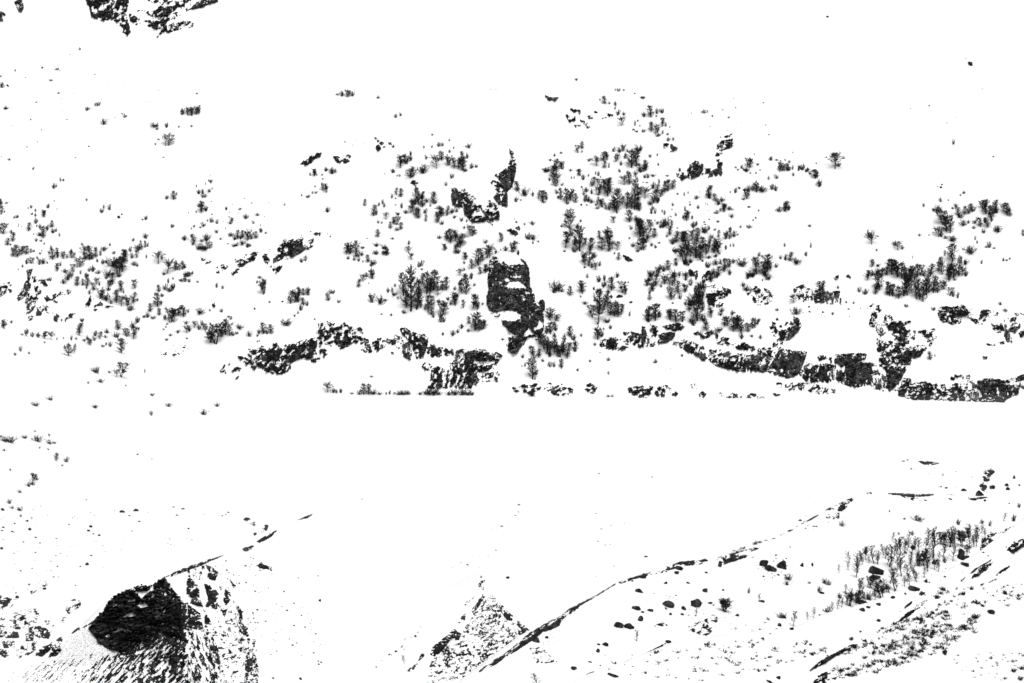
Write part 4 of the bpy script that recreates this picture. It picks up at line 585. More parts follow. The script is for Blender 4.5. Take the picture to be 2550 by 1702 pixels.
'B31': '110 120 110 90,70 190 120 90,190 190 170 90,150 270 130 80,320 160 150 90,270 210 80 60,470 150 160 110,430 190 160 120,520 300 180 90,420 390 200 120,550 380 110 80,630 110 110 80,700 180 110 90,620 280 130 70,105 400 120 50,105 300 60 40,770 440 310 170,870 410 260 90,700 470 140 130,620 470 70 60,790 700 310 170,880 540 150 90,680 560 160 80,830 450 200 60,930 840 170 110,740 760 110 90,1000 640 160 150,1150 570 80 80,1130 620 60 60,1310 610 80 60,1345 590 25 30,1070 70 90 110,990 130 140 80,1530 85 80 80,1600 60 60 100,1820 95 100 110,1750 120 40 30,70 690 210 120,190 690 240 130,250 640 110 90,90 710 70 80,400 680 165 110,490 720 190 120,590 720 160 100,230 480 40 70,440 450 35 35,1240 780 160 110,1195 780 150 80,1320 850 220 110,1380 810 200 120,1435 870 220 120,1540 860 140 90,1600 810 160 70,1640 800 150 40,1670 750 90 80,1700 710 60 50,1720 960 80 50,1590 930 45 60,1440 960 110 80,1110 850 80 110,1465 200 90 70,1510 260 100 110,1960 550 45 60,190 1310 65 70,575 1220 55 40,405 1410 45 10,2200 440 140 120,2240 600 130 140,170 840 80 110,880 700 110 100,700 720 90 100,830 900 70 90,1000 880 70 120,1060 900 60 90',
'B40': '190 150 140 110,230 260 110 100,190 250 70 20,100 90 60 50,50 50 50 50,95 850 45 45,110 1155 95 40,45 1275 80 60',
'B41': '875 560 70 45,1085 625 105 110,1020 620 55 60,1120 620 60 50,1125 485 75 60,1465 370 60 45,1415 400 35 35,1165 830 230 140,1215 920 230 120,1265 940 260 90,1090 1000 160 130,1130 990 100 80,1200 1020 60 70,1300 1055 85 110,1345 560 70 70,1300 590 40 45,1385 690 140 90,1410 720 70 70,1475 670 130 70,1535 660 150 70,1600 625 110 90,1455 830 110 110,1530 800 60 60,1610 880 60 60,1620 800 60 60,1660 750 60 40,1700 850 140 90,1770 790 90 80,1810 860 150 90,1870 770 80 60,1790 660 210 110,1740 600 140 90,1850 730 200 110,1920 640 180 110,1940 650 110 60,2040 640 140 100,2090 680 190 120,2140 700 130 120,1950 930 110 110,1750 940 75 70,820 985 50 60,955 980 35 35,90 1000 120 130,120 1105 170 150,500 1190 140 120,450 1120 70 80,565 1180 80 50,195 1200 40 50,720 1315 60 15,1560 1240 145 180,1830 1150 105 85,1790 1155 40 50,1905 1170 35 45,1630 1040 70 40,1660 1095 60 30,2330 980 110 80,1725 1390 75 40,2035 1350 65 45,2085 1350 35 45,2130 1330 55 40,1185 1270 95 40,130 1430 120 100,210 1430 60 90,1300 1350 260 150,1145 1545 260 70,1100 1500 150 70,1250 1628 250 120,1320 1600 240 120,1390 1560 290 100,1440 1568 150 100,1480 1400 110 110,1500 1568 110 70,975 1568 180 110,890 1568 110 70,780 1588 200 130,720 1560 150 80,830 1560 160 80,560 1600 240 110,500 1580 230 110,410 1540 230 120,370 1440 120 70,440 1430 120 80,330 1560 130 110,260 1590 150 130,200 1540 100 100,130 1560 100 90,60 1600 120 80,620 1620 200 100,690 1640 180 100',
'B42': '1110 250 230 130,1060 310 160 110,940 110 120 110,905 310 100 90,820 280 90 80,1260 330 200 100,1300 340 180 90,1390 370 180 110,1460 340 260 90,1520 320 330 100,1590 300 280 90,1650 380 330 90,1700 390 300 100,1740 420 350 110,1800 330 260 80,1840 290 270 90,1900 290 250 90,1960 290 160 80,2040 240 140 80,1230 320 120 70,2140 340 130 110,2190 350 110 60,2250 365 105 55,2205 110 50 50,1500 495 50 80,430 610 60 60,735 455 50 35,630 440 45 40,1850 1270 125 110,1920 1220 45 25,1900 545 55 60,510 230 60 50,240 300 180 110,280 260 150 60',
'B43': '2000 115 65 70,2070 210 50 70,1440 270 150 180,1270 230 90 120',
'C0': '170 552 125 130,235 555 75 50,270 560 70 50,325 555 60 50,450 572 35 50,540 575 75 60,585 575 135 70,645 575 125 75,700 575 75 70,770 578 45 60,890 575 55 40,850 575 35 30,942 575 35 18,1010 578 55 80,1060 578 65 90,1110 578 50 60,1245 578 45 70,1340 578 75 90,1400 578 80 100,1460 578 60 70,1580 582 65 80,1640 582 70 90,1740 585 85 100,1800 585 80 90,1850 585 50 60,680 375 25 60',
'C1': '355 598 70 75,1240 605 35 50,1285 605 35 35',
'A5': '915 195 45 65,805 205 28 25,1148 230 20 18,320 408 45 80,455 355 40 70,863 428 42 60,1535 415 45 55,1385 315 30 50,1378 495 50 40,1855 490 60 60,1978 415 40 45,320 645 20 35,10 695 25 35,45 735 55 60,95 745 65 80,225 705 40 45,345 735 75 85,450 755 45 50,495 752 28 40,360 798 25 25,440 810 20 20,35 820 25 35,512 910 75 45,605 920 55 50,305 1090 75 65,335 1085 40 40,260 1145 45 50,295 1130 50 60,180 1200 30 45,85 1300 50 50,110 1345 30 40,180 1365 45 55,190 1420 30 22,570 960 20 25,450 685 30 20,95 1000 25 25',
'D4': '850 760 80 50,895 860 110 60,1010 765 120 60,1040 770 90 40,1080 710 80 50,1120 790 150 70,1100 700 60 50,1165 700 100 40,1190 700 115 50,1240 680 80 50,1265 740 60 40,1195 850 150 70,1230 640 50 40,1315 690 100 60,1350 780 110 60,1375 640 115 70,1360 680 90 50,1415 725 200 70,1410 620 70 50,1460 640 90 60,1480 725 110 70,1485 640 90 50,1520 655 130 40,1555 645 130 60,1545 750 110 50,1600 650 110 60,1660 590 95 60,1655 660 100 60,1640 690 60 50,1715 600 95 60,1700 650 80 50,1760 600 80 50,1740 560 60 40,1240 890 120 60,1265 810 80 50,1150 950 150 70,1125 900 110 60,1220 920 80 60,1300 890 70 60,1350 860 80 60,1450 820 80 80,1490 760 50 40,1420 770 50 50,1060 1000 120 60,1040 960 90 50,1100 960 70 50,920 980 120 60,900 1030 90 60,850 1050 100 70,980 1010 70 70,940 960 90 50,825 960 60 40,770 1070 70 40,730 1090 70 60,700 1095 50 50,785 1000 45 30,840 810 60 50,900 780 60 50,940 770 60 50,960 700 50 40,780 830 60 20,1135 610 60 40,1180 570 20 20,1270 575 40 30,1580 505 50 30,1740 500 40 30,1795 515 45 25,1885 480 60 30,1950 480 50 40,1990 390 35 30,1310 480 45 90,800 515 40 40,1680 640 70 50,1620 610 70 40,680 900 40 40,710 910 40 40,650 960 50 40,475 1185 110 60,390 1130 40 70,570 1140 55 40,610 1130 70 50,245 1020 55 30,15 1090 100 60,430 910 40 45,440 875 50 50,580 900 20 20,175 965 50 20,600 785 30 15,865 1010 80 50,800 1060 70 50,960 1030 70 50,1020 1010 80 40',
'D3': '1885 1010 110 80,1665 1045 60 25,1205 1240 85 45,430 1600 120 110',
'D2': '1378 1400 70 60',
}
TW = 0.0060
class Wood:
    """gathers tapering three-sided shoots"""
    def __init__(s): s.v = []; s.f = []
    def limb(s, pts, r0, r1, sides=3):
        pts = [np.array(p, float) for p in pts]; n0 = len(s.v); m = len(pts)
        for i, p in enumerate(pts):
            t = (pts[min(i + 1, m - 1)] - pts[max(i - 1, 0)]); t = t / (math.sqrt(float(t[0]) ** 2 + float(t[1]) ** 2 + float(t[2]) ** 2) + 1e-9)
            t0, t1, t2 = float(t[0]), float(t[1]), float(t[2])
            ax, ay, az = t1 * 0.2 - t2 * 0.9, t2 * 0.3 - t0 * 0.2, t0 * 0.9 - t1 * 0.3
            q = 1 / (math.sqrt(ax * ax + ay * ay + az * az) + 1e-9); a = np.array((ax * q, ay * q, az * q))
            b = np.array((t1 * a[2] - t2 * a[1], t2 * a[0] - t0 * a[2], t0 * a[1] - t1 * a[0]))
            r = r0 + (r1 - r0) * i / (m - 1)
            for k in range(sides):
                c = 2 * math.pi * k / sides; s.v.append(p + r * (a * math.cos(c) + b * math.sin(c)))
        for i in range(m - 1):
            for k in range(sides):
                q = n0 + i * sides; k2 = (k + 1) % sides
                s.f.append((q + k, q + k2, q + sides + k2)); s.f.append((q + k, q + sides + k2, q + sides + k))
    def arrays(s): return np.array(s.v), np.array(s.f)

def unit(v): return v / (np.linalg.norm(v) + 1e-9)

def grow(rs, form, TW=0.0060):
    """bare tree one unit tall: trunk and limbs, and the twigs of its crown"""
    T, K = Wood(), Wood(); up = np.array([0, 0, 1.0])
    def twigs(path, length, n, spread):
        for _ in range(n):
            t = rs.uniform(0.15, 1.0); q = t * (len(path) - 1); i = min(int(q), len(path) - 2)
            p = path[i] + (path[i + 1] - path[i]) * (q - i); d0 = unit(path[i + 1] - path[i])
            d = unit(d0 + rs.normal(0, spread, 3) + up * 0.28)
            L = length * rs.uniform(0.5, 1.15) * (1.1 - 0.45 * t)
            mid = p + d * L * 0.55 + rs.normal(0, 0.012, 3); e = p + d * L + up * L * 0.12
            K.limb([p, mid, e], TW * 1.0, TW * 0.5)
            for _ in range(3):
                w = rs.uniform(0.25, 0.95); pp = p + (e - p) * w
                dd = unit(d + rs.normal(0, 0.6, 3) + up * 0.2); K.limb([pp, pp + dd * L * rs.uniform(0.3, 0.6)], TW * 0.75, TW * 0.4)
    def branch(p, d, L, r, ntw, tw):
        path = [p]; q = p; dd = d
        for k in range(3):
            dd = unit(dd + rs.normal(0, 0.16, 3) + up * 0.14); q = q + dd * L / 3; path.append(q)
        T.limb(path, r, r * 0.35); twigs(path, tw, ntw, 0.55)
    if form in ('oval', 'cone'):
        lean = rs.normal(0, 0.05, 2); path = []
        for k in range(7):
            h = k / 6.0; path.append(np.array([lean[0] * h * h + rs.normal(0, 0.008), lean[1] * h * h + rs.normal(0, 0.008), -0.06 + 1.02 * h * 0.96]))
        T.limb(path, 0.026, 0.006, 4)
        n = 38
        for i in range(n):
            h = 0.14 + 0.83 * ((i + rs.uniform(0, 1)) / n); az = i * 2.4 + rs.uniform(-0.5, 0.5)
            k = min(int(h * 6), 5); p = path[k] + (path[k + 1] - path[k]) * (h * 6 - k)
            prof = (math.sin(math.pi * min(1, (h - 0.04) ** 0.75)) ** 0.8 * 0.27 if form == 'oval' else (1.03 - h) * 0.30 + 0.02) * rs.uniform(0.7, 1.15)
            el = rs.uniform(0.5, 0.95) if form == 'oval' else rs.uniform(0.1, 0.55)
            d = np.array([math.cos(az) * math.cos(el), math.sin(az) * math.cos(el), math.sin(el)])
            branch(p, d, prof, 0.0085, 7, 0.11)
    elif form == 'stems':
        for s_ in range(rs.randint(3, 6)):
            az = rs.uniform(0, 6.3); sp = rs.uniform(0.04, 0.24); H = rs.uniform(0.72, 1.0); p0 = np.array([rs.normal(0, 0.04), rs.normal(0, 0.04), -0.06])
            path = [p0 + np.array([math.cos(az) * sp * t ** 1.3 + rs.normal(0, 0.01), math.sin(az) * sp * t ** 1.3 + rs.normal(0, 0.01), H * t]) for t in np.linspace(0, 1, 6)]
            T.limb(path, 0.018, 0.006)
            for i in range(13):
                h = rs.uniform(0.28, 0.97); q = h * 5; k = min(int(q), 4); p = path[k] + (path[k + 1] - path[k]) * (q - k)
                a2 = rs.uniform(0, 6.3); el = rs.uniform(0.5, 1.1)
                branch(p, np.array([math.cos(a2) * math.cos(el), math.sin(a2) * math.cos(el), math.sin(el)]), 0.22 * (1.15 - h * 0.5), 0.0075, 7, 0.11)
    elif form == 'slender':
        a0 = rs.normal(0, 0.06, 2); path = [np.array([a0[0] * t * t + rs.normal(0, 0.012), a0[1] * t * t + rs.normal(0, 0.012), -0.06 + 1.0 * t]) for t in np.linspace(0, 1, 7)]
        T.limb(path, 0.017, 0.005, 4)
        for i in range(15):
            h = 0.28 + 0.68 * (i + rs.rand()) / 15; az = i * 2.4 + rs.uniform(-0.6, 0.6); q = h * 6; k = min(int(q), 5); p = path[k] + (path[k + 1] - path[k]) * (q - k)
            el = rs.uniform(0.7, 1.2); branch(p, np.array([math.cos(az) * math.cos(el), math.sin(az) * math.cos(el), math.sin(el)]), 0.26 * (1.2 - h * 0.6), 0.0076, 5, 0.09)
    elif form == 'umbrella':
        path = [np.array([rs.normal(0, 0.01), rs.normal(0, 0.01), -0.06 + 0.7 * t]) for t in np.linspace(0, 1, 5)]
        T.limb(path, 0.020, 0.010, 4)
        for i in range(20):
            az = i * 2.4; el = rs.uniform(0.15, 1.2); h = rs.uniform(0.45, 1.0); p = path[0] + (path[-1] - path[0]) * h
            branch(p, np.array([math.cos(az) * math.cos(el), math.sin(az) * math.cos(el), math.sin(el)]), rs.uniform(0.28, 0.4), 0.0095, 10, 0.12)
    else:                                       # low bush: a fan of stems from one foot
        for s_ in range(30):
            az = rs.uniform(0, 6.3); el = rs.uniform(0.75, 1.5); L = rs.uniform(0.5, 0.95)
            d = np.array([math.cos(az) * math.cos(el), math.sin(az) * math.cos(el), math.sin(el)])
            p0 = np.array([rs.normal(0, 0.09), rs.normal(0, 0.09), -0.08])
            branch(p0, d, L, 0.012, 6, 0.19)
    tv, tf = T.arrays(); kv, kf = K.arrays()
    top = max(tv[:, 2].max(), kv[:, 2].max()); tv /= top; kv /= top
    wid = 2 * np.quantile(np.abs(kv[:, 0]), 0.96)
    return (tv, tf), (kv, kf), wid

FORMS = [('oval', 7), ('cone', 2), ('stems', 6), ('umbrella', 2), ('slender', 5)]
VAR = {}
for form, n in FORMS:
    VAR[form] = []
    for k in range(n):
        (tv, tf), (kv, kf), wd = grow(np.random.RandomState(31 * k + len(form)), form)
        VAR[form].append((new_mesh('trunk', tv, tf, M_BARK), new_mesh('crown', kv, kf, M_TWIG), wd))
BUSH = []
for k in range(7):
    (tv, tf), (kv, kf), wd = grow(np.random.RandomState(500 + k), 'bush', 0.0105)
    BUSH.append((new_mesh('shrub', np.concatenate([tv, kv]), np.concatenate([tf, kf + len(tv)]), M_TWIG), wd, tv, tf, kv, kf))

# where each plant belongs, so that it can be told from its neighbours
ZONES = [   # u0, v0, u1, v1, phrase
 (1800, 1120, 2040, 1600, 'left of the right hill wood'), (2040, 1420, 2200, 1560, 'in the lower left of the right hill wood'), (2040, 1200, 2250, 1425, 'in the upper left of the right hill wood'),
 (2200, 1420, 2420, 1560, 'in the lower right of the right hill wood'), (2250, 1340, 2550, 1425, 'in the middle of the right hill wood'), (2250, 1200, 2550, 1345, 'along the top of the right hill wood'),
 (1200, 1200, 1800, 1702, 'on the lower snow left of the right hill'), (600, 1240, 1200, 1702, 'beside the small middle ridge'),
 (0, 1000, 700, 1330, 'on the left fan below the snowfield edge'), (0, 880, 700, 1001, 'on the open snow low on the left'),
 (780, 960, 1250, 1000, 'along the straight snowfield edge left of centre'), (1250, 950, 1750, 1000, 'along the straight snowfield edge right of centre'),
 (0, 0, 640, 330, 'on the open upper left slope'), (0, 330, 640, 430, 'on the high left slope'),
 (0, 420, 105, 620, 'at the left frame edge'), (100, 420, 215, 620, 'in the loose upper left thicket'), (200, 420, 420, 615, 'above the dense left thicket'),
 (0, 600, 215, 690, 'in the left end of the dense left thicket'), (215, 590, 420, 690, 'in the middle of the dense left thicket'), (150, 680, 300, 790, 'right of the slanting black streak'), (290, 680, 360, 790, 'in the lower right of the dense left thicket'),
 (0, 780, 180, 900, 'in the row at the lower left frame edge'), (180, 780, 420, 900, 'in the lower left diagonal band'), (355, 680, 480, 800, 'in the diagonal right of the dense left thicket'),
 (395, 420, 545, 580, 'in the left group on the white slope'), (545, 420, 700, 610, 'in the small thicket above the broken rocks'), (395, 575, 545, 700, 'in the round clump left of the broken rocks'), (640, 560, 800, 680, 'beside the dark outcrop'),
 (395, 790, 500, 880, 'in the lower left clump'), (480, 780, 620, 880, 'in the wide clump above the cliff band end'), (600, 780, 700, 900, 'just above the cliff band end'), (500, 680, 800, 840, 'on the white slope above the long cliff band'), 
 (640, 0, 960, 330, 'alone on the high middle slope'), (740, 380, 900, 560, 'on the slope left of the upper middle thicket'), (980, 310, 1205, 430, 'in the upper middle thicket'), (900, 310, 1010, 440, 'at the left of the upper middle thicket'),
 (900, 430, 1010, 580, 'in the sparse group left of the tall quartet'), (1010, 430, 1090, 560, 'in the tall quartet left of the horseshoe'), (1080, 430, 1210, 600, 'under the left arm of the horseshoe'),
 (800, 570, 1000, 700, 'in the clump below the sparse group'), (1000, 560, 1085, 690, 'in the short column above the giant tree'), (1080, 560, 1215, 700, 'left of the pillar top'),
 (800, 690, 980, 770, 'left of the giant tree'), (980, 680, 1060, 800, 'around the giant tree'), (1050, 680, 1130, 830, 'right of the giant tree'), (1110, 680, 1225, 850, 'against the left side of the pillar'),
 (1200, 420, 1370, 510, 'right of the horseshoe'), (1200, 510, 1350, 700, 'between the horseshoe and the pillar'), (1355, 750, 1445, 900, 'in the grove at the pillar foot'), (1290, 850, 1345, 960, 'by the leaning tree under the pillar'), (1340, 690, 1450, 760, 'just right of the pillar'),
 (1300, 880, 1460, 960, 'below the grove at the pillar foot'), (1440, 690, 1580, 820, 'in the open grove right of the pillar'), (1440, 810, 1600, 960, 'below the open grove right of the pillar'),
 (1390, 0, 1700, 300, 'on the high right slope'), (1560, 250, 1700, 370, 'in the upper right thicket'), (1330, 330, 1470, 440, 'in the left of the large upper thicket'), (1470, 330, 1560, 425, 'in the top of the large upper thicket'), (1560, 330, 1720, 430, 'in the right of the large upper thicket'),
 (1360, 420, 1450, 520, 'in the lower left of the large upper thicket'), (1440, 420, 1530, 545, 'in the centre of the large upper thicket'), (1520, 420, 1600, 570, 'in the lower right of the large upper thicket'), (1370, 540, 1500, 680, 'in the tall line below the large thicket'), (1480, 540, 1560, 680, 'beside the broad-crowned tree'),
 (1560, 540, 1650, 700, 'left of the largest clump'), (1600, 420, 1700, 560, 'left of the curling crag foot'), (1700, 420, 1840, 560, 'below the curling crag foot'), (1830, 330, 2050, 470, 'in the row right of the curling crag'), (1830, 440, 1990, 500, 'in the low hedge right of the curling crag'), (1700, 550, 1780, 690, 'in the largest clump'), (1650, 560, 1710, 690, 'at the left of the largest clump'),
 (1760, 550, 1850, 700, 'right of the largest clump'), (1850, 600, 2000, 720, 'in the twin clump on the right slope'), (1830, 480, 2020, 600, 'alone on the right slope'),
 (1600, 680, 1720, 760, 'in the steep wood below the largest clump'), (1700, 680, 1780, 830, 'around the tall tree on the pale wall'), (1600, 750, 1720, 840, 'among the twin trees on the pale wall'), (1780, 750, 1910, 850, 'in the leaning row above the striped cliff'), (1780, 650, 1860, 760, 'by the dark overhang'), (1600, 840, 2000, 960, 'on the snow under the cliffs'),
 (2320, 420, 2380, 610, 'in the tall group at the upper right'), (2370, 480, 2440, 600, 'in the scattered group at the upper right'), (2420, 480, 2550, 580, 'in the dense hedge at the upper right'), (2150, 480, 2330, 640, 'on the open right slope'), (2380, 580, 2550, 690, 'alone near the right frame edge'),
 (2140, 640, 2230, 760, 'in the left of the big right grove'), (2220, 640, 2290, 760, 'in the middle of the big right grove'), (2280, 600, 2330, 770, 'in the right middle of the big right grove'), (2320, 600, 2420, 770, 'in the right end of the big right grove'),
 (1960, 640, 2150, 800, 'near the frosted outcrop'), (2150, 740, 2550, 960, 'on the snow around the right crags'), (1990, 400, 2150, 660, 'left of the open right snowfield'),
]
def zone_of(u, v):
    for u0, v0, u1, v1, ph in ZONES:
        if u0 <= u < u1 and v0 <= v < v1: return ph
    return 'on the left half of the snow slope' if u < 1275 else 'on the right half of the snow slope'

plants = []
for crop, txt in PLANTS.items():
    ox_, oy_, k = CROP[crop]
    for e in txt.split(','):
        a = [float(t) for t in e.split()]
        plants.append((ox_ + a[0] / k, oy_ + a[1] / k, a[2] / k, a[3] / k))
gr = np.random.RandomState(5)          # the little wood on the right hill is thicker than the trees that could be traced one by one
ox_, oy_, k = CROP['D4']; wood = pts_of('D4', '960 710 1350 600 1750 560 1730 640 1560 770 1300 890 1060 1000 840 1060 980 920 870 800')
while sum(1 for p in plants if len(p) == 5) < 60:
    q = wood.min(0) + gr.rand(2) * (wood.max(0) - wood.min(0))
    if signed_distance(wood, q[:1], q[1:])[0] > 0: plants.append((q[0], q[1], gr.uniform(55, 100) / k, gr.uniform(32, 50) / k, 1))
plants = [p[:4] for p in plants]
plants.sort(key=lambda p: -p[2])
PLACED, PPM = place_all([p[:2] for p in plants])
plants = [p + (PLACED[i], PPM[i]) for i, p in enumerate(plants)]
TREES = plants[:300]; tail = plants[300:]
SAPLINGS = [p for p in tail if p[2] > 1.08 * p[3]][:300]
SHRUBS = [p for p in tail if p[2] <= 1.08 * p[3]][:300]
took = set(id(p) for p in SAPLINGS + SHRUBS); REST = [p for p in tail if id(p) not in took]
print('plants', len(plants), len(SAPLINGS), len(SHRUBS), len(REST), 'smallest', TREES[-1][2], SAPLINGS[-1][2], SHRUBS[-1][2])

ORD = ['first', 'second', 'third', 'fourth', 'fifth', 'sixth', 'seventh', 'eighth', 'ninth', 'tenth', 'eleventh', 'twelfth', 'thirteenth', 'fourteenth', 'fifteenth', 'sixteenth', 'seventeenth', 'eighteenth', 'nineteenth', 'twentieth']
def label_all(items, noun):
    byz = {}
    for i, p in enumerate(items): byz.setdefault(zone_of(p[0], p[1]), []).append(i)
    out = [None] * len(items)
    for ph, ids in byz.items():
        ids.sort(key=lambda i: items[i][0]); n = len(ids)
        for r, i in enumerate(ids):
            if n == 1: t = 'only ' + noun + ' ' + ph
            elif r == 0: t = 'leftmost ' + noun + ' ' + ph
            elif r == n - 1: t = 'rightmost ' + noun + ' ' + ph
            elif r <= (n - 1) // 2: t = noun + ' ' + ORD[min(r, 19)] + ' from left ' + ph
            else: t = noun + ' ' + ORD[min(n - 1 - r, 19)] + ' from right ' + ph
            out[i] = (t, ph)
    return out

def stand(o, p, wd, rs, tilt=0.05, broad=1.3):
    u, v, hpx, wpx, q, ppm = p
    h = 1.08 * hpx / ppm; w = broad * wpx / ppm
    s = min(max(w / wd, 0.45 * h), 1.9 * h)
    R = Matrix.Rotation(rs.normal(0, tilt), 4, 'Y') @ Matrix.Rotation(rs.normal(0, tilt), 4, 'X')
    spin = rs.uniform(0, 6.28)
    S = Matrix.Diagonal((s, s, h, 1))
    o.matrix_world = Matrix.Translation(Vector(q.tolist()) - Vector((0, 0, 0.06))) @ R @ S @ Matrix.Rotation(spin, 4, 'Z')

rs = np.random.RandomState(11)
def tall(p, name, cat, lab, ph, plural):
    asp = p[2] / max(p[3], 1)
    if asp > 2.3: form = ('oval', 'cone', 'oval')[rs.randint(3)]
    elif asp > 1.5: form = ('oval', 'stems', 'oval', 'oval', 'cone', 'stems')[rs.randint(6)]
    else: form = ('stems', 'oval', 'umbrella', 'stems')[rs.randint(4)]
    if p[4][1] < 1110: form = 'slender' if rs.rand() < 0.85 else 'stems'
    tm, km, wd = VAR[form][rs.randint(len(VAR[form]))]
    root = link(name, None, label=lab, category=cat, group=plural + ' ' + ph)
    stand(root, p, wd, rs)
    link('trunk', tm, root); link('crown', km, root)
for p, (lab, ph) in zip(TREES, label_all(TREES, 'bare tree')): tall(p, 'bare_tree', 'tree', lab, ph, 'bare trees')
for p, (lab, ph) in zip(SAPLINGS, label_all(SAPLINGS, 'slender sapling')): tall(p, 'bare_sapling', 'sapling', lab, ph, 'slender saplings')
for p, (lab, ph) in zip(SHRUBS, label_all(SHRUBS, 'low shrub')):
    b = BUSH[rs.randint(len(BUSH))]
    o = link('leafless_shrub', b[0], label=lab, category='shrub', group='leafless shrubs ' + ph)
    stand(o, p, b[1], rs, 0.10, 1.08)
# everything smaller: one mass of sprigs
def sprig(r):
    W = Wood()
    for _ in range(22):
        az = r.uniform(0, 6.3); el = r.uniform(0.5, 1.5); L = r.uniform(0.5, 1.0)
        d = np.array([math.cos(az) * math.cos(el), math.sin(az) * math.cos(el), math.sin(el)]); p0 = np.array([r.normal(0, 0.12), r.normal(0, 0.12), -0.08]); e = p0 + d * L
        W.limb([p0, e], 0.030, 0.018)
        for _ in range(3):
            w = r.uniform(0.3, 0.9); W.limb([p0 + d * L * w, p0 + d * L * w + unit(d + r.normal(0, 0.5, 3)) * 0.3], 0.024, 0.014)
    v, f = W.arrays(); v /= v[:, 2].max(); return v, f, 2 * np.quantile(np.abs(v[:, 0]), 0.96)
SPRIG = [sprig(np.random.RandomState(640 + k)) for k in range(8)]
vv, ff, n0 = [], [], 0
for (u, v, h, w, q, ppm) in REST:
    a, f, wd = SPRIG[rs.randint(8)]; hh = h / ppm; s = w / ppm / wd; c = rs.uniform(0, 6.3)
    a = np.stack([(a[:, 0] * math.cos(c) - a[:, 1] * math.sin(c)) * s, (a[:, 0] * math.sin(c) + a[:, 1] * math.cos(c)) * s, a[:, 2] * hh], 1) + q
    vv.append(a); ff.append(f + n0); n0 += len(a)
if vv: link('small_twig_sprigs', new_mesh('small_twig_sprigs', np.concatenate(vv), np.concatenate(ff), M_TWIG), label='tiny leafless sprigs poking through the snow between the shrubs', category='sprigs', kind='stuff')
# ------------------------------------------------------------------ boulders: centre x, centre y, width, height
BOULDERS = {
'D4': '1035 815 100 70,1020 858 80 36,1275 660 42 28,1225 692 30 18,930 1028 88 40,1285 934 80 42,1365 886 30 22,1045 1148 36 22,665 963 36 18,260 1018 54 16,378 1178 30 28,412 1125 26 24,98 1110 24 18,275 768 56 56,320 800 84 50,400 782 66 62,1410 760 30 20,375 1532 32 26,315 1560 54 14,1060 885 26 22,935 1076 50 18,975 1059 40 16,1045 1040 32 22,1140 995 36 14,1625 772 60 30,1605 720 62 60,1600 690 44 50,1635 722 50 22,1800 1092 60 28,1740 242 30 26,1720 298 62 42,1810 255 38 32,1615 272 46 20,1955 187 22 30,1905 240 30 24,1915 265 28 24,1990 240 13 15,1757 342 26 15,1527 333 26 11,1263 130 16 10,1210 78 22 9,1240 70 20 9,1465 250 14 12,1500 258 20 12,530 775 26 34,602 772 12 26,1218 466 24 10,1922 362 12 9,1118 414 10 18,452 655 14 8,268 1268 28 14,462 1203 40 16,95 1501 20 8,650 1110 26 10,1490 1365 40 40,1225 968 16 16',
'D3': '1225 850 70 32,1200 985 76 36,1450 955 100 58,1668 952 80 88,1570 985 40 38,1232 1067 50 50,1065 1118 82 52,1140 1125 88 48,960 1265 50 36,910 1265 30 18,903 1316 36 36,715 1452 62 30,1455 1247 56 24,1310 1003 46 22,1250 742 56 30,1535 675 62 36,1515 710 46 28,1850 645 38 58,1735 848 42 36,420 1228 86 58,500 1212 40 16,1385 1112 60 24,1985 1040 30 20,1775 945 40 18,838 1402 36 12,1278 582 28 16,200 748 30 26,1250 1015 28 16,1430 790 34 16,1605 788 34 14,1555 1033 36 14,1020 1510 90 18,1745 708 24 14,1876 843 20 16,1170 772 22 14,1465 1030 30 22',
'A5': '1115 1373 52 28,1238 1360 50 28,1270 1463 30 12,828 1508 28 24,808 1547 32 20,1180 1410 20 11,1583 1331 20 13,1670 1348 34 13,1720 1528 20 16,1253 850 22 16,1385 893 15 8,787 1265 20 8,22 1353 38 30,28 1515 32 18,270 1535 34 26,112 1555 30 16,245 1460 34 12,370 1322 14 7,827 1379 13 7',
'D1': '895 231 26 18,785 492 40 30,725 513 20 13,210 291 18 11,360 300 18 11,15 350 30 26,400 715 36 22,682 685 14 9,820 152 28 24,160 1070 52 36,265 678 18 12,460 550 14 9,155 790 32 34,200 980 52 32,205 1250 46 40',
'D2': '505 1530 26 30,650 660 15 10,362 792 18 12,446 893 20 12,665 872 36 10,585 1060 12 8,510 995 16 10,270 1525 26 14,485 678 16 8,1025 12 14 7',
'A4': '552 155 26 22,1855 585 50 44,18 1232 16 12',
'B11': '1587 425 36 30,1778 416 40 24,1370 520 42 34,2245 673 34 28',
'B23': '2005 342 98 48,2170 427 64 32',
'B00': '1732 710 50 52,1775 668 32 28', 'B41': '1130 275 38 34,1240 460 28 22,1083 264 30 10,1145 235 28 26',
'C1': '1142 90 22 8,1752 1538 18 16,1130 1497 30 12',
'A3': '1985 1190 10 8',
}
def make_boulder(rs_):
    import bmesh
    bm = bmesh.new(); bmesh.ops.create_icosphere(bm, subdivisions=4, radius=0.5)
    planes = [(unit(rs_.normal(0, 1, 3)), rs_.uniform(0.26, 0.42)) for _ in range(10)]
    for vtx in bm.verts:
        p = np.array(vtx.co)
        for n, d in planes:
            e = p.dot(n) - d
            if e > 0: p = p - n * e * 0.97
        p = p * (1 + 0.10 * float(fbm(np.array([p[0] * 5 + 7]), np.array([p[1] * 5 + p[2] * 4]), 5, 3)[0]))
        vtx.co = p
    me = bpy.data.meshes.new('boulder'); bm.to_mesh(me); bm.free(); me.materials.append(M_BOULDER)
    co = np.array([v.co for v in me.vertices]); ext = co.max(0) - co.min(0); c = (co.max(0) + co.min(0)) / 2
    me.vertices.foreach_set('co', ((co - c) / ext).astype(np.float32).ravel()); me.update()
    return me
BM = [make_boulder(np.random.RandomState(70 + k)) for k in range(9)]
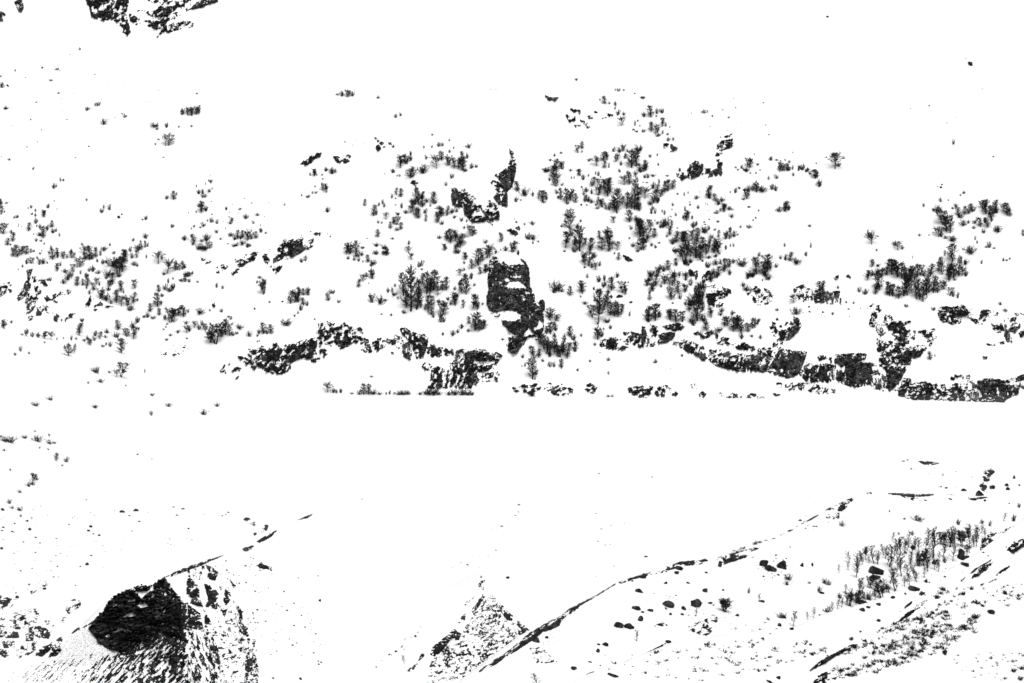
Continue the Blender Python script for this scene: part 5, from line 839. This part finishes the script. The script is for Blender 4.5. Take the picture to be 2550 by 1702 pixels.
rocks = []
for crop, txt in BOULDERS.items():
    ox_, oy_, k = CROP[crop]
    for e in txt.split(','):
        a = [float(t) for t in e.split()]; rocks.append((ox_ + a[0] / k, oy_ + a[1] / k, a[2] / k, a[3] / k))
RZONES = [(0, 1000, 160, 1460, 'on the snow at the lower left frame edge'), (160, 1000, 420, 1460, 'on the white flat above the lower left crag'), (420, 1000, 700, 1460, 'on the white flat behind the lower left crest'), (0, 1440, 200, 1702, 'in the rubble at the left frame edge'),
 (600, 1240, 1000, 1702, 'in the white hollow between the two left ridges'), (1180, 1400, 1420, 1640, 'on the left lip of the right hill'), (1450, 1540, 1640, 1702, 'low on the left part of the nearest slope'), (1500, 1480, 1660, 1620, 'on the left flank of the right hill'), (1560, 1380, 1660, 1490, 'just under the left crest of the right hill'), (1640, 1420, 1860, 1580, 'in the boulder group on the right hill flank'),
 (1640, 1380, 1860, 1430, 'on the middle crest of the right hill'), (1820, 1380, 2000, 1460, 'in the dark trio left of the little wood'), (1800, 1460, 2060, 1702, 'on the snow below the right hill wood'), (2100, 1340, 2380, 1480, 'inside the right hill wood'), (2100, 1440, 2360, 1560, 'along the lower edge of the right wood'),
 (2360, 1120, 2550, 1260, 'beside the ragged outcrop above the right hill'), (2200, 1120, 2400, 1260, 'on the snow above the right hilltop'), (2360, 1260, 2550, 1600, 'on the right part of the nearest slope'), (1600, 1100, 1900, 1380, 'on the wide white snowfield'), (1200, 1000, 1640, 1440, 'far out on the wide white snowfield'),
 (400, 680, 800, 820, 'on the slope above the long cliff band'), (1500, 700, 1600, 780, 'right of the open grove beside the pillar'), (250, 500, 330, 600, 'on the left slope above the thicket'), (2300, 430, 2400, 520, 'above the tall group at the upper right'), (1900, 0, 2550, 400, 'on the empty upper right slope')]
def rzone(u, v):
    for u0, v0, u1, v1, ph in RZONES:
        if u0 <= u < u1 and v0 <= v < v1: return ph
    return 'on the left half of the snow' if u < 1275 else 'on the right half of the snow'
byz = {}
for i, r in enumerate(rocks): byz.setdefault(rzone(r[0], r[1]), []).append(i)
rlab = {}
for ph, ids in byz.items():
    big = max(ids, key=lambda i: rocks[i][2] * rocks[i][3]); ids.sort(key=lambda i: rocks[i][0]); n = len(ids)
    for r, i in enumerate(ids):
        if n == 1: t = 'only loose dark boulder ' + ph
        elif i == big: t = 'largest dark boulder ' + ph
        elif r == 0: t = 'leftmost dark boulder ' + ph
        elif r == n - 1: t = 'rightmost dark boulder ' + ph
        elif r <= (n - 1) // 2: t = 'dark boulder ' + ORD[r] + ' from left ' + ph
        else: t = 'dark boulder ' + ORD[n - 1 - r] + ' from right ' + ph
        rlab[i] = (t, ph)
rs = np.random.RandomState(23)
RP, RM = place_all([(u, min(v + 0.30 * h, 1700)) for u, v, w, h in rocks])
for i, (u, v, w, h) in enumerate(rocks):
    q, ppm = RP[i], RM[i]; w, h = w / ppm, h / ppm
    o = link('boulder', BM[rs.randint(len(BM))], label=rlab[i][0], category='boulder', group='dark boulders ' + rlab[i][1])
    o.matrix_world = Matrix.Translation(Vector(q.tolist()) + Vector((0, 0.15 * w, h * 0.22))) @ Matrix.Diagonal((w * 1.06, w * 0.85, h * 1.18, 1)) @ Matrix.Rotation(rs.uniform(0, 6.3), 4, 'Z') @ Matrix.Rotation(rs.normal(0, 0.25), 4, 'X')

# ------------------------------------------------------------------ loose stones, and grit put in for shade: too small and many to count
STONES = [('A1', '0 500 1500 500 1500 1500 0 1500', 46), ('A3', '1600 900 2345 900 2345 1400 1600 1400', 14), ('A4', '900 300 2300 300 2300 1500 900 1500', 12), ('B30', '400 450 1100 450 1100 900 400 900', 40), ('B42', '0 450 900 450 900 700 0 700', 14), ('B11', '0 1050 400 1050 400 1240 0 1240', 20), ('A2', '800 1280 1300 1280 1300 1400 800 1400', 18), ('B10', '700 400 1600 400 1600 850 700 850', 24), ('D1', '0 0 700 0 600 600 0 900', 60), ('D1', '600 0 1300 0 1200 500 700 650', 26), ('D1', '1300 0 2323 0 2323 250 1800 350 1400 300', 22), ('D1', '1900 480 2323 400 2323 1200 2100 1100', 70), ('D2', '0 450 120 480 420 820 720 1080 720 1440 100 1300 0 900', 90),
          ('D2', '1080 1480 1480 1090 1560 1080 1380 1290', 22), ('D2', '1750 600 2120 400 2172 430 2080 680', 14), ('D3', '0 420 240 330 420 60 200 260', 14), ('D3', '720 170 1100 230 1200 640 800 820 860 500', 12), ('D3', '1320 860 1700 880 1900 940 1600 1100 1350 950', 34), ('D3', '950 1350 1500 1280 1999 1360 1500 1460 900 1480', 26),
          ('D4', '180 720 420 690 450 860 280 880', 60), ('D4', '1100 60 1700 120 1650 300 1400 250', 16), ('D4', '1860 560 1980 500 1900 560', 10), ('D4', '560 330 900 420 700 520 480 560', 22), ('D4', '1250 850 1560 760 1800 640 2000 640 1700 780 1400 920', 20)]
sv, sf, n0 = [], [], 0
oct_v = np.array([[1, 0, 0], [-1, 0, 0], [0, 1, 0], [0, -1, 0], [0, 0, 1], [0, 0, -1]], float) * 0.5
oct_f = np.array([[0, 2, 4], [2, 1, 4], [1, 3, 4], [3, 0, 4], [2, 0, 5], [1, 2, 5], [3, 1, 5], [0, 3, 5]])
def inside_points(crop, outline, n, rs_):
    poly = pts_of(crop, outline); lo, hi = poly.min(0), poly.max(0); out = []
    while len(out) < n:
        P = lo + rs_.rand(n * 3, 2) * (hi - lo)
        P = P[signed_distance(poly, P[:, 0], P[:, 1]) > 0]; out += P.tolist()
    return np.array(out[:n])
FINE = [('D1', '560 1240 620 1150 760 1060 830 1110 900 1210 1000 1270 1080 1300 900 1400 700 1420 500 1400', 6500), ('D1', '100 1480 480 1330 700 1400 400 1568 60 1568', 500), ('D1', '1640 1080 1830 1080 2000 1400 1960 1568 1650 1568', 500), ('D1', '1960 900 2140 900 2240 1280 2220 1568 1990 1568', 500), ('D2', '1560 1568 1640 1340 1860 1180 2050 830 2172 860 2172 1330 1880 1540', 900), ('D3', '0 960 110 955 300 1160 250 1270 0 1420', 300), ('D1', '0 900 360 900 500 1120 300 1300 0 1400', 300), ('D3', '400 1180 620 1130 600 1420 380 1420', 120), ('C0', '1900 320 2172 310 2165 450 1900 430', 200)]      # fine grit; the densest patch greys the snow to stand in for shade
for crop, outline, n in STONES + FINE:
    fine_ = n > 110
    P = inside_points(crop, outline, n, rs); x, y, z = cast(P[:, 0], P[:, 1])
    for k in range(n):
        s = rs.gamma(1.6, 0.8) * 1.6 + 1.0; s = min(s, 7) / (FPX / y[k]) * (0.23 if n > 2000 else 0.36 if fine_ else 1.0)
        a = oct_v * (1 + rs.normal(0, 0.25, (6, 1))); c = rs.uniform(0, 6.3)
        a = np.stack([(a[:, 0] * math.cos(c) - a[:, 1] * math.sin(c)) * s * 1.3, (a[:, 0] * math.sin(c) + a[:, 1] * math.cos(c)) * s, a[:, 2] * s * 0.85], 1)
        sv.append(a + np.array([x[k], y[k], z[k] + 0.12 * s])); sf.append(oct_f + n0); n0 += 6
link('stones_and_shade_grit', new_mesh('stones_and_shade_grit', np.concatenate(sv), np.concatenate(sf), M_ROCK), label='small loose stones scattered over the snow, and fine grit imitating shade', category='stones', kind='stuff')

# ------------------------------------------------------------------ withered grass of the nearest slope
def tuft(rs_, blades, spread):
    v, f = [], []
    for _ in range(blades):
        az = rs_.uniform(0, 6.3); el = rs_.uniform(0.55, 1.45); L = rs_.uniform(0.5, 1.0); b = np.array([rs_.normal(0, spread), rs_.normal(0, spread), -0.05])
        d = unit(np.array([math.cos(az) * math.cos(el) + 0.35, math.sin(az) * math.cos(el), math.sin(el)])); sd_ = np.cross(d, (0, 1, 0.2)); sd_ = unit(sd_) * 0.065
        n = len(v); m = b + d * L * 0.6; e = b + d * L + np.array([0, 0, -0.1 * L])
        v += [b - sd_, b + sd_, m - sd_ * 0.7, m + sd_ * 0.7, e]; f += [(n, n + 1, n + 3), (n, n + 3, n + 2), (n + 2, n + 3, n + 4)]
    return np.array(v), np.array(f)
TUFT = [tuft(np.random.RandomState(900 + k), 26, 0.16) for k in range(6)]
TM = [new_mesh('grass_tuft', a, b, M_GRASS) for a, b in TUFT]
BIG = '1430 1000 44 50,1480 945 44 60,1460 970 40 60,1610 975 40 44,1665 940 40 36,1900 970 46 66,1980 1005 44 60,1705 1035 44 56,1745 1055 30 40,1910 1048 32 46,1415 1102 34 56,1330 1150 50 90,1500 1095 34 54,1690 1132 40 80,860 1278 36 38,240 1490 36 44,280 1485 30 44,600 1380 34 40,1487 1030 34 22,365 1356 22 36,1220 1262 40 80,1140 1295 34 80,870 1445 36 60,950 1400 34 54,1260 1385 36 70,1210 1405 36 70,1950 1490 40 60,2000 1475 40 50,1995 1545 44 60,205 1315 32 26,480 1366 26 26,922 1226 26 26,40 1332 22 40,790 1490 32 60,660 1350 30 50,1450 1045 24 36,590 1315 26 30,1065 1205 26 30,550 1392 20 30,880 1330 26 60'
big = [[float(t) for t in e.split()] for e in BIG.split(',')]; big.sort()
TZ = [(0, 420, 'at the lower left of the nearest slope'), (420, 760, 'left of the long black slabs'), (760, 1100, 'above the long black slabs'), (1100, 1350, 'in the matted middle of the nearest slope'), (1350, 1560, 'high on the nearest slope'), (1560, 1800, 'below the leaning crag'), (1800, 2100, 'at the right frame edge of the nearest slope')]
ox_, oy_, k = CROP['D4']
TP, TPM = place_all([(ox_ + b_[0] / k, oy_ + b_[1] / k) for b_ in big])
for b_, q, m in zip(big, TP, TPM): b_ += [q, m]
for lo_, hi_, ph in TZ:
    ids = [b for b in big if lo_ <= b[0] < hi_]
    for r, (cx, cy, h, w, q, ppm) in enumerate(ids):
        n = len(ids)
        t = ('only withered grass tuft ' if n == 1 else 'leftmost withered grass tuft ' if r == 0 else 'rightmost withered grass tuft ' if r == n - 1 else 'withered grass tuft ' + ORD[r] + ' from left ') + ph
        o = link('grass_tuft', TM[rs.randint(6)], label=t, category='grass tuft', group='withered grass tufts ' + ph)
        o.matrix_world = Matrix.Translation(Vector(q.tolist())) @ Matrix.Diagonal((w / k / ppm * 0.8, w / k / ppm * 0.8, h / k / ppm, 1)) @ Matrix.Rotation(rs.uniform(0, 6.3), 4, 'Z')
GRASS = [('D4', '1040 1210 1400 1090 1720 1110 1690 1230 1500 1350 1250 1430 1050 1500 880 1530 720 1510 1000 1420 1000 1280', 460, 12), ('D4', '1370 950 2021 900 2021 1010 1500 1100 1200 1100', 60, 10), ('D4', '1540 1370 2021 1360 2021 1560 1560 1540', 46, 8),
         ('D4', '0 1260 700 1300 720 1400 400 1440 0 1540', 70, 10), ('D3', '900 1370 1999 1240 1999 1568 1000 1500', 50, 10), ('D4', '0 1080 560 1180 300 1260 0 1200', 24, 6), ('D4', '780 1360 1000 1260 1010 1300 840 1380', 40, 9),
         ('D4', '180 640 270 610 310 600 260 640', 20, 9), ('D4', '0 710 140 660 150 680 20 720', 30, 7)]
gv, gfc, n0 = [], [], 0
for crop, outline, n, size in GRASS:
    P = inside_points(crop, outline, n * 2, rs); ca, sa = math.cos(0.40), math.sin(0.40)      # it grows in bands that run up to the right
    key = fbm((P[:, 0] * ca - P[:, 1] * sa) / 34, (P[:, 0] * sa + P[:, 1] * ca) / 8.5, 77, 3) + rs.normal(0, 0.16, len(P))
    P = P[np.argsort(-key)[:n]]; x, y, z = cast(P[:, 0], P[:, 1])
    for j in range(n):
        a, b = TUFT[rs.randint(6)]; hh = size * rs.uniform(0.5, 1.25) / (FPX / y[j]); s = hh * rs.uniform(0.9, 1.6); c = rs.uniform(0, 6.3)
        m = rs.randint(5, 13); a = a[:m * 5]; b = b[:m * 3]
        a = np.stack([(a[:, 0] * math.cos(c) - a[:, 1] * math.sin(c)) * s, (a[:, 0] * math.sin(c) + a[:, 1] * math.cos(c)) * s, a[:, 2] * hh], 1) + np.array([x[j], y[j], z[j]])
        gv.append(a); gfc.append(b + n0); n0 += len(a)
link('withered_grass', new_mesh('withered_grass', np.concatenate(gv), np.concatenate(gfc), M_GRASS), label='matted withered grass poking through snow on the nearest slope', category='grass', kind='stuff')
